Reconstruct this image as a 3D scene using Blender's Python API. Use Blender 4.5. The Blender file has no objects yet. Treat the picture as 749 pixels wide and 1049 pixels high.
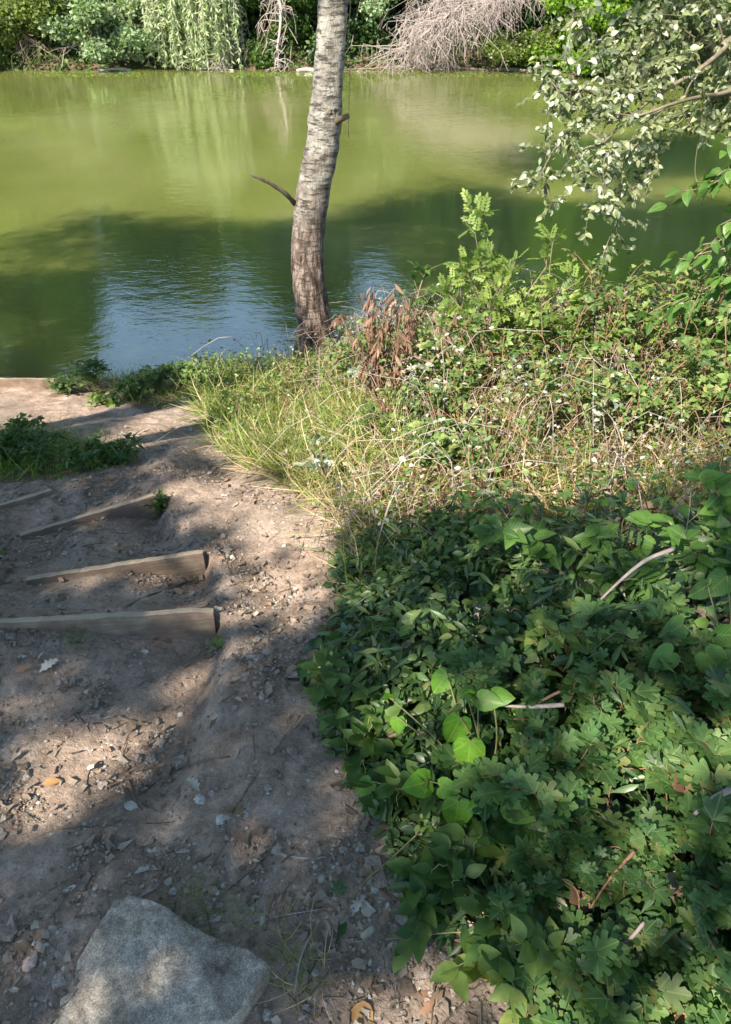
import bpy, math, random
import numpy as np
from mathutils import Vector

# ------------------------------------------------------------------ camera, world, sun
scene = bpy.context.scene
PITCH = math.radians(37.0)
CAMZ = 1.6
F = 757.0
cd = bpy.data.cameras.new('camera'); cam = bpy.data.objects.new('camera', cd)
scene.collection.objects.link(cam)
cam.location = (0, 0, CAMZ); cam.rotation_euler = (math.pi/2 - PITCH, 0, 0)
cd.sensor_fit = 'VERTICAL'; cd.sensor_height = 36; cd.lens = 36*F/1049.0
cd.clip_start = 0.02; cd.clip_end = 2000
scene.camera = cam

SUN_AZ = math.radians(40)      # light travels towards +x,+y
SUN_EL = math.radians(43)
w = bpy.data.worlds.new("World"); scene.world = w; w.use_nodes = True
nt = w.node_tree; bg = nt.nodes['Background']
sky = nt.nodes.new('ShaderNodeTexSky'); sky.sky_type = 'NISHITA'; sky.sun_disc = False
sky.sun_elevation = SUN_EL; sky.sun_rotation = math.pi + SUN_AZ
sky.air_density = 1.0; sky.dust_density = 0.0; sky.ozone_density = 2.5
nt.links.new(sky.outputs[0], bg.inputs[0]); bg.inputs[1].default_value = 0.15
sd = bpy.data.lights.new('sun', 'SUN'); so = bpy.data.objects.new('sun', sd)
scene.collection.objects.link(so)
sd.energy = 5.0; sd.angle = math.radians(0.53); sd.color = (1.0, 0.95, 0.88)
SD = np.array([math.sin(SUN_AZ)*math.cos(SUN_EL), math.cos(SUN_AZ)*math.cos(SUN_EL), -math.sin(SUN_EL)])
so.rotation_euler = Vector(SD).to_track_quat('-Z', 'Y').to_euler()
vs = scene.view_settings
vs.view_transform = 'Standard'; vs.look = 'None'; vs.gamma = 1; vs.exposure = 1.38
vs.use_white_balance = True; vs.white_balance_temperature = 7350; vs.white_balance_tint = 8
vs.use_curve_mapping = False
scene.cycles.use_denoising = True
scene.cycles.max_bounces = 7; scene.cycles.diffuse_bounces = 3; scene.cycles.glossy_bounces = 3
scene.cycles.transmission_bounces = 3; scene.cycles.transparent_max_bounces = 4
scene.cycles.sample_clamp_indirect = 6

rng = np.random.default_rng(11); random.seed(11)
CP, SP = math.cos(PITCH), math.sin(PITCH)

# ------------------------------------------------------------------ helpers: camera geometry (only used to read places off the picture)
def ray(u, v):
    a = (u-374.5)/F; b = (524.5-v)/F
    return np.array([a, CP + b*SP, -SP + b*CP])
def pix(P):
    P = np.atleast_2d(P); x, y, z = P[:, 0], P[:, 1], P[:, 2]-CAMZ
    d = y*CP - z*SP; d = np.where(d < 0.05, 0.05, d)
    return 374.5 + F*x/d, 524.5 - F*(y*SP + z*CP)/d, (y*CP - z*SP) > 0.05
def PY(u, v, y):
    r = ray(u, v); return np.array([r[0]/r[1]*y, y, CAMZ + r[2]/r[1]*y])
def PZ(u, v, z):
    r = ray(u, v); t = (z-CAMZ)/r[2]; return np.array([r[0]*t, r[1]*t, z])

# ------------------------------------------------------------------ noise
def hsh(ix, iy, s):
    h = (ix.astype(np.int64)*374761393 + iy.astype(np.int64)*668265263 + s*974711) & 0x7fffffff
    h = ((h ^ (h >> 13))*1274126177) & 0x7fffffff
    return ((h ^ (h >> 16)) & 0xffff)/65535.0
def vn(x, y, s=0):
    x = np.asarray(x, float); y = np.asarray(y, float)
    ix = np.floor(x); iy = np.floor(y); fx = x-ix; fy = y-iy
    fx = fx*fx*(3-2*fx); fy = fy*fy*(3-2*fy)
    a = hsh(ix, iy, s); b = hsh(ix+1, iy, s); c = hsh(ix, iy+1, s); d = hsh(ix+1, iy+1, s)
    return (a*(1-fx)+b*fx)*(1-fy) + (c*(1-fx)+d*fx)*fy
def fbm(x, y, o=4, s=0):
    t = 0; a = .5
    for i in range(o):
        t = t + a*(vn(x*2**i, y*2**i, s+i*7)-.5); a *= .5
    return t
def sst(a, b, x):
    t = np.clip((np.asarray(x, float)-a)/(b-a), 0, 1); return t*t*(3-2*t)

# ------------------------------------------------------------------ terrain
WZ = -1.0
YS = [-60, 0, 1.4, 2.0, 2.6, 3.5, 4.2, 4.7, 5.2, 6, 8, 20]
ZL = [0.4, 0, -.04, -.14, -.25, -.50, -.69, -.80, -1.02, -1.5, -2.5, -2.5]
YR = [-60, 0, 1.5, 2.6, 3.5, 4.5, 5.7, 6.2, 7, 9, 20]
ZR = [.4, .03, .0, -.10, -.28, -.52, -.80, -1.08, -1.7, -2.5, -2.5]
BOARD_T = 0.024
# riser boards: left end, right end on the ground plane at their top edges
B = []
for (ul, vl, ur, vr, z) in [(-75, 645, 219, 627, -.09), (28, 597, 208, 567, -.17), (22, 551, 160, 509, -.27)]:
    B.append((PZ(ul, vl, z), PZ(ur, vr, z), z))
B4 = (PZ(-60, 540, -.27), PZ(54, 506, -.27))
def board_y(k, x):
    a, b, z = B[k]; return a[1] + (b[1]-a[1])*(x-a[0])/(b[0]-a[0])
def shore(x):        # far shore
    return 24.7 - 3.3*sst(3, 11, x) + 0.35*np.sin(np.asarray(x)*.9)
def H0(x, y):
    x = np.asarray(x, float); y = np.asarray(y, float)
    xl = np.interp(y, YS, ZL); xr = np.interp(y, YR, ZR)
    m = sst(-.25, .35, x + .25*(y-2)*.25)
    z = xl*(1-m) + xr*m
    # stepped strip
    f = np.full(x.shape, np.nan)
    zz = xl.copy()
    ys = [board_y(k, x) for k in range(3)]
    face = lambda x, k: .012 + .105*np.clip((x-B[k][0][0]-.25)/(B[k][1][0]-B[k][0][0]-.25), 0, 1)**1.4
    t = [B[k][2] for k in range(3)]
    # before the first board
    q = (y < ys[0]); s = sst(.3, 1.0, y/np.maximum(ys[0], .1))
    zz = np.where(q, xl*(1-s) + (t[0]-face(x, 0))*s, zz)
    for k in (0, 1):
        q = (y >= ys[k]) & (y < ys[k+1]); s = (y-ys[k])/np.maximum(ys[k+1]-ys[k], .05)
        s = np.clip(s, 0, 1)**.8
        zz = np.where(q, (t[k]-.004)*(1-s) + (t[k+1]-face(x, k+1))*s, zz)
    s = sst(0, .9, y-ys[2]); q = y >= ys[2]
    zz = np.where(q, (t[2]-.004)*(1-s) + xl*s, zz)
    xr_end = np.interp(y, [1.6, 2.05, 2.5], [B[0][1][0], B[1][1][0], B[2][1][0]])
    m2 = 1 - sst(-.02, .10, x-xr_end)
    m2 = m2*(1-sst(3.1, 3.6, y))*sst(.6, 1.2, y)
    gro = -.035*np.exp(-((x-(xr_end+.22))/.16)**2)*sst(1.2, 1.8, y)*(1-sst(3.6, 4.2, y))
    z = z*(1-m2) + zz*m2 + gro*(1-m2)
    # far bank
    ft = np.interp(y-shore(x)+25, [-99, 19, 23.6, 25, 26.2, 30, 60], [-2.5, -2.5, -1.5, -1.0, -.3, .8, 3])
    return np.where(y > 12, ft, z)
def H(x, y):
    x = np.asarray(x, float); y = np.asarray(y, float)
    n = .05*fbm(x*1.3, y*1.3, 3, 5) + .022*fbm(x*7, y*7, 4, 9)
    d = np.ones(x.shape)
    for k in range(3):   # calm the noise at the boards
        d = np.minimum(d, np.clip(np.abs(y-board_y(k, x))/.08, 0.15, 1) + (x > B[k][1][0]+.05))
    return H0(x, y) + n*np.clip(d, 0, 1)*(1-.6*sst(8, 9, y))
def G(u, v):         # ground point seen at a place of the picture
    r = ray(u, v); t = .5
    for i in range(4000):
        p = r*t + np.array([0, 0, CAMZ])
        g = float(H(np.array([p[0]]), np.array([p[1]]))[0])
        if p[2] <= g: return np.array([p[0], p[1], g])
        t += max(.002, (p[2]-g)*.4)
    return p

# ------------------------------------------------------------------ mesh helpers
COL = scene.collection
def tag(o, label=None, cat=None, group=None, kind=None):
    if label: o['label'] = label
    if cat: o['category'] = cat
    if group: o['group'] = group
    if kind: o['kind'] = kind
    return o
def empty(name, loc, label, cat, group=None):
    o = bpy.data.objects.new(name, None); COL.objects.link(o); o.location = tuple(float(c) for c in loc)
    o.empty_display_size = .1
    return tag(o, label, cat, group)
def mk(name, V, T, mat, parent=None, attr=None, smooth=True, mats=None, midx=None):
    V = np.asarray(V, np.float32).copy(); T = np.asarray(T, np.int32)
    if parent is not None: V -= np.array(parent.matrix_basis.translation, np.float32) if parent.parent is None else np.array(parent.matrix_basis.translation + parent.parent.matrix_basis.translation, np.float32)
    me = bpy.data.meshes.new(name)
    me.vertices.add(len(V)); me.vertices.foreach_set('co', V.ravel())
    k = T.shape[1]
    me.loops.add(T.size); me.loops.foreach_set('vertex_index', T.ravel())
    me.polygons.add(len(T)); me.polygons.foreach_set('loop_start', np.arange(0, T.size, k, dtype=np.int32))
    me.polygons.foreach_set('loop_total', np.full(len(T), k, np.int32))
    me.polygons.foreach_set('use_smooth', np.full(len(T), bool(smooth)))
    if attr is not None:
        for nm, a in attr.items():
            a = np.asarray(a, np.float32)
            if a.ndim == 1:
                at = me.attributes.new(nm, 'FLOAT', 'POINT'); at.data.foreach_set('value', a)
            else:
                at = me.attributes.new(nm, 'FLOAT_VECTOR', 'POINT'); at.data.foreach_set('vector', a.ravel())
    me.update(calc_edges=True)
    me.materials.append(mat)
    o = bpy.data.objects.new(name, me); COL.objects.link(o)
    if parent is not None: o.parent = parent
    return o

def nrm(a): return a/np.maximum(np.linalg.norm(a, axis=-1, keepdims=True), 1e-9)
def tube(pts, rad, sides=6, rough=0, seed=0, cap=True):
    pts = np.asarray(pts, float); n = len(pts); rad = np.asarray(rad, float)*np.ones(n)
    tg = nrm(np.gradient(pts, axis=0)); up = np.array([0, 0, 1.]) if abs(tg[0][2]) < .9 else np.array([1., 0, 0])
    V = []; a = np.arange(sides)/sides*2*math.pi
    X = nrm(np.cross(up, tg[0]))
    for i in range(n):
        X = nrm(X - tg[i]*np.dot(X, tg[i])); Y = np.cross(tg[i], X)
        r = rad[i]*np.ones(sides)
        if rough: r = r*(1+rough*2*fbm(np.cos(a)*2+seed+3, np.full(sides, i*.35)+np.sin(a)*2, 3, seed))
        V.append(pts[i] + np.cos(a)[:, None]*X*r[:, None] + np.sin(a)[:, None]*Y*r[:, None])
    V = np.concatenate(V); T = []
    for i in range(n-1):
        for j in range(sides):
            a0 = i*sides+j; a1 = i*sides+(j+1) % sides
            T += [(a0, a1, a1+sides), (a0, a1+sides, a0+sides)]
    if cap:
        for e, base in ((0, 0), (1, (n-1)*sides)):
            V = np.vstack([V, pts[0 if e == 0 else -1]]); c = len(V)-1
            for j in range(sides):
                p, q = base+j, base+(j+1) % sides
                T.append((c, q, p) if e == 0 else (c, p, q))
    return V, np.array(T)
def merge(parts):
    V = []; T = []; n = 0
    for v, t in parts:
        V.append(v); T.append(np.asarray(t)+n); n += len(v)
    return np.concatenate(V), np.concatenate(T)

def smoothline(pts, n):
    pts = np.asarray(pts, float); m = len(pts)
    if m == 2:
        t = np.linspace(0, 1, n)[:, None]; return pts[0]*(1-t)+pts[1]*t
    P = np.vstack([2*pts[0]-pts[1], pts, 2*pts[-1]-pts[-2]]); out = []
    for s in np.linspace(0, m-1-1e-6, n):
        i = int(s); t = s-i; p0, p1, p2, p3 = P[i:i+4]
        out.append(.5*((2*p1)+(-p0+p2)*t+(2*p0-5*p1+4*p2-p3)*t*t+(-p0+3*p1-3*p2+p3)*t**3))
    return np.array(out)

# ------------------------------------------------------------------ leaf templates (x across, y to the tip, z up)
def fan(half, cy=.35, cup=.12, droop=.12):
    h = np.array(half, float); L = h[1:-1][::-1].copy(); L[:, 0] *= -1
    out = np.vstack([h, L]); n = len(out)
    V = np.zeros((n+1, 3)); V[:n, :2] = out; V[n] = (0, cy, 0)
    V[:n, 2] = cup*np.abs(out[:, 0]) - droop*(out[:, 1]-cy)**2
    T = [(n, (i+1) % n, i) for i in range(n)]
    return V, np.array(T)
def rib(half, fold=.3, droop=.25):      # leaf folded on its midrib
    h = np.array(half, float); n = len(h)      # from base to tip, first and last on the midrib
    V = []; T = []
    ys = h[:, 1]
    for y in ys: V.append((0, y, -droop*y*y))
    for i in range(1, n-1): V.append((h[i, 0], h[i, 1], fold*h[i, 0]-droop*h[i, 1]**2))
    for i in range(1, n-1): V.append((-h[i, 0], h[i, 1], fold*h[i, 0]-droop*h[i, 1]**2))
    for sgn, off in ((1, n), (-1, n+n-2)):
        def tri(a, b, c): T.append((a, b, c) if sgn > 0 else (a, c, b))
        tri(0, off, 1)
        for i in range(1, n-2): tri(i, off+i-1, off+i); tri(i, off+i, i+1)
        tri(n-2, off+n-3, n-1)
    return np.array(V), np.array(T)
OVATE = rib([(0, 0), (.17, .12), (.29, .34), (.25, .6), (.12, .84), (0, 1)])
OVLOW = rib([(0, 0), (.30, .35), (.2, .7), (0, 1)])
LANCE = rib([(0, 0), (.10, .25), (.11, .55), (0, 1)], .3, .3)
DIAM = rib([(0, 0), (.33, .45), (0, 1)], .35, .15)
ROUND = rib([(0, 0), (.28, .08), (.42, .35), (.38, .62), (.2, .85), (0, .97)], .2, .2)
MAPLE = fan([(0, 1), (.10, .95), (.14, .86), (.22, .80), (.16, .62), (.27, .68), (.40, .78), (.50, .72), (.56, .60), (.42, .48), (.28, .42), (.42, .37), (.52, .24), (.36, .12), (.16, .06), (0, 0.02)], .34)
IVY = fan([(0, 1), (.14, .72), (.20, .52), (.40, .60), (.57, .56), (.44, .36), (.34, .24), (.46, .04), (.30, -.06), (.10, -.04), (0, .04)], .28, .1, .1)
HEART = fan([(0, 1), (.16, .84), (.34, .60), (.44, .34), (.42, .10), (.28, -.10), (.10, -.10), (0, .03)], .3, .16, .15)
OAK = fan([(0, 1), (.14, .92), (.10, .80), (.25, .74), (.14, .62), (.32, .52), (.17, .42), (.25, .30), (.10, .22), (.05, .05), (0, 0)], .5, .35, .3)
def trif():          # bramble leaf of three leaflets
    V = []; T = []; n = 0
    for ang, s, oy in ((0, .62, .38), (1.15, .48, .34), (-1.15, .48, .34)):
        v, t = OVATE; v = v.copy()*s; v[:, 0] *= 1.15; c, q = math.cos(ang), math.sin(ang)
        x = v[:, 0]*c + v[:, 1]*q; y = -v[:, 0]*q + v[:, 1]*c
        v = np.stack([x, y+oy, v[:, 2]], 1); V.append(v); T.append(t+n); n += len(v)
    V.append(np.array([(-.008, 0, 0), (.008, 0, 0), (0, .4, 0)])); T.append(np.array([(0, 1, 2)])+n)
    return np.concatenate(V), np.concatenate(T)
TRIF = trif()
def irr(seed, asp=.6, n=8):
    rs = np.random.default_rng(seed); a = np.sort(rs.uniform(0, 2*math.pi, n)); r = rs.uniform(.28, .55, n)
    V = np.zeros((n+1, 3)); V[:n, 0] = r*np.cos(a)*asp; V[:n, 1] = r*np.sin(a)+.5; V[n] = (0, .5, 0)
    V[:n, 2] = rs.uniform(-.06, .14, n); return V, np.array([(n, i, (i+1) % n) for i in range(n)])
IRR = [irr(i, .45+.1*(i % 5), 6+i % 4) for i in range(10)]
def pinn(k=4):
    V = []; T = []; n = 0
    def add(ang, s, oy, ox=0):
        nonlocal n
        v, t = OVLOW; v = v.copy()*s; c, q = math.cos(ang), math.sin(ang)
        x = v[:, 0]*c + v[:, 1]*q; y = -v[:, 0]*q + v[:, 1]*c
        V.append(np.stack([x+ox, y+oy, v[:, 2]-.2*oy*oy], 1)); T.append(t+n); n += len(v)
    for i in range(k):
        for sg in (1, -1): add(sg*1.0, .30, .22+i*.17)
    add(0, .32, .80)
    V.append(np.array([(-.006, 0, 0), (.006, 0, 0), (0, .8, -.13)])); T.append(np.array([(0, 1, 2)])+n)
    return np.concatenate(V), np.concatenate(T)
PINN = pinn()
def blade(seg=4, w=.022, bend=.45):
    ys = np.linspace(0, 1, seg+1); V = []; T = []
    for i, y in enumerate(ys):
        ww = w*(1-y**2)+.001; a = y*bend*1.6
        V += [(-ww, y*math.cos(a*.6), bend*y*y), (ww, y*math.cos(a*.6), bend*y*y)]
    for i in range(seg): T += [(2*i, 2*i+1, 2*i+3), (2*i, 2*i+3, 2*i+2)]
    return np.array(V), np.array(T)
BLADE = blade(); BLADE2 = blade(4, .010, .8); STRAW = blade(2, .006, .1)

def inst(tpl, P, D, N, S, r=None):
    """copies of a template: positions P, tip directions D, normal hints N, sizes S -> V, T, lf"""
    tv, tt = tpl; P = np.asarray(P, float); n = len(P)
    D = nrm(D); X = nrm(np.cross(D, N)); Z = np.cross(X, D)
    S = np.asarray(S, float)*np.ones(n)
    V = P[:, None] + (tv[None, :, 0, None]*X[:, None] + tv[None, :, 1, None]*D[:, None] + tv[None, :, 2, None]*Z[:, None])*S[:, None, None]
    T = (tt[None] + (np.arange(n)*len(tv))[:, None, None]).reshape(-1, 3)
    if r is None: r = rng.random(n)
    lf = np.concatenate([np.broadcast_to(tv[None, :, :2], (n, len(tv), 2)), np.broadcast_to(np.asarray(r)[:, None, None], (n, len(tv), 1))], 2)
    return V.reshape(-1, 3), T, lf.reshape(-1, 3)
def cat(*a):
    V = []; T = []; L = []; n = 0
    for v, t, l in a:
        V.append(v); T.append(t+n); L.append(l); n += len(v)
    return np.concatenate(V), np.concatenate(T), np.concatenate(L)
def rdir(n, zlo=-1, zhi=1):
    z = rng.uniform(zlo, zhi, n); a = rng.uniform(0, 2*math.pi, n); s = np.sqrt(1-z*z)
    return np.stack([s*np.cos(a), s*np.sin(a), z], 1)
UP = np.array([0, 0, 1.])
def leaves_obj(name, data, mat, parent): V, T, L = data; return mk(name, V, T, mat, parent, {'lf': L})

# ------------------------------------------------------------------ materials
def newmat(name):
    m = bpy.data.materials.new(name); m.use_nodes = True; nt = m.node_tree
    return m, nt, nt.nodes['Principled BSDF'], nt.nodes['Material Output']
def nd(nt, t, **k):
    n = nt.nodes.new(t)
    for a, b in k.items():
        if a.startswith('i_'):
            key = a[2:]; key = int(key) if key.isdigit() else key
            n.inputs[key].default_value = b
        else: setattr(n, a, b)
    return n
def ramp(nt, stops, fac=None, interp='LINEAR'):
    r = nt.nodes.new('ShaderNodeValToRGB'); cr = r.color_ramp; cr.interpolation = interp
    while len(cr.elements) > 1: cr.elements.remove(cr.elements[-1])
    cr.elements[0].position = stops[0][0]; cr.elements[0].color = (*stops[0][1], 1)
    for p, c in stops[1:]:
        e = cr.elements.new(p); e.color = (*c, 1)
    if fac is not None: nt.links.new(fac, r.inputs[0])
    return r
def mth(nt, op, a, b=None, c=None):
    n = nt.nodes.new('ShaderNodeMath'); n.operation = op
    for i, x in enumerate((a, b, c)):
        if x is None: continue
        if isinstance(x, (int, float)): n.inputs[i].default_value = x
        else: nt.links.new(x, n.inputs[i])
    return n.outputs[0]
def mixc(nt, f, a, b, mode='MIX'):
    n = nt.nodes.new('ShaderNodeMix'); n.data_type = 'RGBA'; n.blend_type = mode
    for i, x in ((0, f), (6, a), (7, b)):
        if isinstance(x, (int, float)): n.inputs[i].default_value = x
        elif isinstance(x, tuple): n.inputs[i].default_value = (*x, 1)
        else: nt.links.new(x, n.inputs[i])
    return n.outputs[2]

def leafmat(name, cols, trans=.35, rough=.45, vein=None, palm=False, under=None, tcol=1.6, spec=.4):
    """cols: colours met with from leaf to leaf"""
    m, nt, p, out = newmat(name)
    at = nd(nt, 'ShaderNodeAttribute', attribute_name='lf')
    sx = nt.nodes.new('ShaderNodeSeparateXYZ'); nt.links.new(at.outputs['Vector'], sx.inputs[0])
    n = len(cols); r = ramp(nt, [(i/max(1, n-1)*1.0 if n > 1 else 0, c) for i, c in enumerate(cols)], sx.outputs[2])
    col = r.outputs[0]
    geo = nd(nt, 'ShaderNodeNewGeometry')
    no = nd(nt, 'ShaderNodeTexNoise', i_Scale=40.0, i_Detail=3.0); nt.links.new(geo.outputs['Position'], no.inputs['Vector'])
    col = mixc(nt, .55, col, ramp(nt, [(.3, (.45, .45, .45)), (.7, (1.35, 1.35, 1.35))], no.outputs[0]).outputs[0], 'MULTIPLY')
    if vein:
        if palm:
            a = mth(nt, 'ARCTAN2', sx.outputs[0], mth(nt, 'SUBTRACT', sx.outputs[1], .03))
            f = mth(nt, 'ABSOLUTE', mth(nt, 'SUBTRACT', mth(nt, 'FRACT', mth(nt, 'ADD', mth(nt, 'DIVIDE', a, .87), 10.5)), .5))
            rr = mth(nt, 'ADD', mth(nt, 'MULTIPLY', sx.outputs[0], sx.outputs[0]), mth(nt, 'MULTIPLY', sx.outputs[1], sx.outputs[1]))
            f = mth(nt, 'MULTIPLY', f, mth(nt, 'SQRT', rr))
        else:
            f1 = mth(nt, 'ABSOLUTE', sx.outputs[0])
            q = mth(nt, 'ADD', mth(nt, 'MULTIPLY', sx.outputs[1], 8.0), mth(nt, 'MULTIPLY', f1, -7.0))
            f2 = mth(nt, 'MULTIPLY', mth(nt, 'ABSOLUTE', mth(nt, 'SUBTRACT', mth(nt, 'FRACT', q), .5)), .25)
            f = mth(nt, 'MINIMUM', f1, mth(nt, 'ADD', f2, .004))
        k = ramp(nt, [(0, (1, 1, 1)), (.018, (1, 1, 1)), (.035, (0, 0, 0))], f).outputs[0]
        col = mixc(nt, mth(nt, 'MULTIPLY', k, .6), col, vein)
    if under:
        col = mixc(nt, geo.outputs['Backfacing'], col, under)
    nt.links.new(col, p.inputs['Base Color']); p.inputs['Roughness'].default_value = rough
    p.inputs['Specular IOR Level'].default_value = spec
    if trans > 0:
        tr = nt.nodes.new('ShaderNodeBsdfTranslucent')
        tc = mixc(nt, 1.0, col, (tcol*1.05, tcol*1.15, tcol*.5), 'MULTIPLY'); nt.links.new(tc, tr.inputs[0])
        mx = nt.nodes.new('ShaderNodeMixShader'); mx.inputs[0].default_value = trans
        nt.links.new(p.outputs[0], mx.inputs[1]); nt.links.new(tr.outputs[0], mx.inputs[2]); nt.links.new(mx.outputs[0], out.inputs[0])
    return m
def plain(name, c1, c2, scale=20, rough=.8, bump=.3, stretch=(1, 1, 1), detail=6):
    m, nt, p, out = newmat(name)
    tc = nt.nodes.new('ShaderNodeTexCoord'); mp = nd(nt, 'ShaderNodeMapping'); mp.inputs['Scale'].default_value = stretch
    nt.links.new(tc.outputs['Object'], mp.inputs[0])
    no = nd(nt, 'ShaderNodeTexNoise', i_Scale=float(scale), i_Detail=float(detail), i_Roughness=.65); nt.links.new(mp.outputs[0], no.inputs['Vector'])
    nt.links.new(ramp(nt, [(.3, c1), (.7, c2)], no.outputs[0]).outputs[0], p.inputs['Base Color'])
    p.inputs['Roughness'].default_value = rough; p.inputs['Specular IOR Level'].default_value = .25
    b = nd(nt, 'ShaderNodeBump', i_Strength=bump, i_Distance=.01); nt.links.new(no.outputs[0], b.inputs['Height']); nt.links.new(b.outputs[0], p.inputs['Normal'])
    return m

M = {}
M['ivy'] = leafmat('ivy_leaf', [(.025, .065, .03), (.04, .095, .04), (.065, .14, .045), (.10, .18, .05)], .15, .32, (.16, .22, .11), True, spec=.5)
M['periwinkle'] = leafmat('dark_leaf', [(.025, .065, .03), (.045, .10, .04), (.06, .13, .04), (.11, .19, .05), (.18, .22, .07)], .2, .38, (.12, .17, .08))
M['maple'] = leafmat('maple_leaf', [(.035, .095, .028), (.06, .135, .04), (.09, .18, .055), (.13, .22, .07), (.07, .15, .045), (.05, .12, .035), (.20, .23, .08)], .35, .5, (.2, .28, .1), True)
M['heart'] = leafmat('heart_leaf', [(.10, .24, .03), (.13, .29, .035)], .45, .42, (.22, .33, .07), True)
M['dogwood'] = leafmat('broad_leaf', [(.035, .10, .025), (.06, .15, .035), (.11, .23, .045)], .4, .42, (.15, .22, .07))
M['bramble'] = leafmat('bramble_leaf', [(.03, .075, .025), (.06, .13, .035), (.11, .20, .05), (.20, .29, .08), (.28, .26, .12)], .35, .5, (.2, .26, .1))
M['shrub'] = leafmat('shrub_leaf', [(.09, .16, .04), (.17, .25, .06), (.27, .34, .10)], .4, .5)
M['weed'] = leafmat('weed_leaf', [(.03, .085, .02), (.06, .13, .03), (.10, .17, .04)], .35, .5)
M['white_poplar'] = leafmat('white_poplar_leaf', [(.07, .11, .04), (.13, .17, .08), (.20, .24, .12), (.28, .30, .17)], .25, .45, None, False, (.42, .45, .38))
M['silver'] = leafmat('silver_leaf', [(.10, .14, .09), (.30, .34, .27), (.5, .52, .46)], .2, .5, None, False, (.6, .62, .56))
M['grass'] = leafmat('grass_blade', [(.06, .14, .02), (.12, .22, .035), (.20, .29, .06), (.34, .36, .11)], .35, .5)
M['dry'] = leafmat('dry_grass_blade', [(.30, .21, .13), (.45, .34, .20), (.56, .46, .29), (.28, .26, .12)], .25, .6)
M['dead'] = leafmat('withered_leaf', [(.12, .065, .045), (.20, .115, .08), (.29, .19, .14)], .2, .7)
M['litter'] = leafmat('litter_leaf', [(.14, .10, .075), (.25, .19, .155), (.34, .28, .24), (.30, .21, .15), (.22, .15, .11), (.46, .42, .38)], .1, .7)
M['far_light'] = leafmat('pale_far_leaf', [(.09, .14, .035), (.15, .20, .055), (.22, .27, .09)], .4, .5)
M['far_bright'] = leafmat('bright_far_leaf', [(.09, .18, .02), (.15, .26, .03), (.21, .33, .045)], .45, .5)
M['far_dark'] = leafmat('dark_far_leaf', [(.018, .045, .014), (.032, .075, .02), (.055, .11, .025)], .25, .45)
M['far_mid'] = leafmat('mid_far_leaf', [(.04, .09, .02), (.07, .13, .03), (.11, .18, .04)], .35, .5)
M['willow'] = leafmat('willow_leaf', [(.20, .27, .13), (.32, .39, .22), (.48, .52, .36)], .35, .5)
M['blue_leaf'] = leafmat('grey_green_leaf', [(.11, .19, .08), (.20, .28, .14), (.32, .38, .25)], .3, .5)
M['canopy'] = leafmat('canopy_leaf', [(.07, .12, .035), (.11, .16, .05)], .4, .5)
M['twig'] = plain('twig_bark', (.12, .085, .06), (.28, .22, .17), 60)
M['stem'] = plain('green_stem', (.10, .12, .05), (.22, .20, .10), 60)
M['redstem'] = plain('reddish_stem', (.16, .08, .05), (.28, .16, .11), 60)
M['dead_twig'] = plain('dead_twig', (.24, .19, .18), (.46, .39, .36), 30)
M['bark'] = plain('brown_bark', (.06, .045, .035), (.2, .16, .12), 12, bump=.8, stretch=(1, 1, .3))
M['pale_bark'] = plain('pale_bark', (.22, .2, .17), (.42, .39, .34), 9, bump=.5)
M['limb_bark'] = plain('limb_bark', (.09, .075, .055), (.22, .19, .145), 30)
M['wood'] = None

def wood_mat():
    m, nt, p, out = newmat('weathered_board')
    tc = nt.nodes.new('ShaderNodeTexCoord'); mp = nd(nt, 'ShaderNodeMapping'); mp.inputs['Scale'].default_value = (2, 40, 40)
    nt.links.new(tc.outputs['Object'], mp.inputs[0])
    no = nd(nt, 'ShaderNodeTexNoise', i_Scale=2.0, i_Detail=8.0, i_Roughness=.7); nt.links.new(mp.outputs[0], no.inputs['Vector'])
    n2 = nd(nt, 'ShaderNodeTexNoise', i_Scale=14.0, i_Detail=5.0); nt.links.new(tc.outputs['Object'], n2.inputs['Vector'])
    c = ramp(nt, [(.3, (.16, .12, .09)), (.5, (.34, .26, .19)), (.7, (.48, .39, .30))], no.outputs[0]).outputs[0]
    c = mixc(nt, ramp(nt, [(.45, (0, 0, 0)), (.62, (1, 1, 1))], n2.outputs[0]).outputs[0], c, (.33, .24, .18))
    ge = nd(nt, 'ShaderNodeNewGeometry'); sz = nt.nodes.new('ShaderNodeSeparateXYZ'); nt.links.new(ge.outputs['True Normal'], sz.inputs[0])
    top = mth(nt, 'GREATER_THAN', sz.outputs[2], .4)      # worn, bleached upper edge
    c = mixc(nt, top, mixc(nt, ramp(nt, [(.35, (.25, .25, .25)), (.6, (.85, .85, .85))], n2.outputs[0]).outputs[0], c, (.16, .115, .09)), mixc(nt, .5, c, (.47, .385, .295)))
    nt.links.new(c, p.inputs['Base Color']); p.inputs['Roughness'].default_value = .85
    p.inputs['Specular IOR Level'].default_value = .2
    b = nd(nt, 'ShaderNodeBump', i_Strength=.9, i_Distance=.006); nt.links.new(no.outputs[0], b.inputs['Height']); nt.links.new(b.outputs[0], p.inputs['Normal'])
    return m
M['wood'] = wood_mat()

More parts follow.
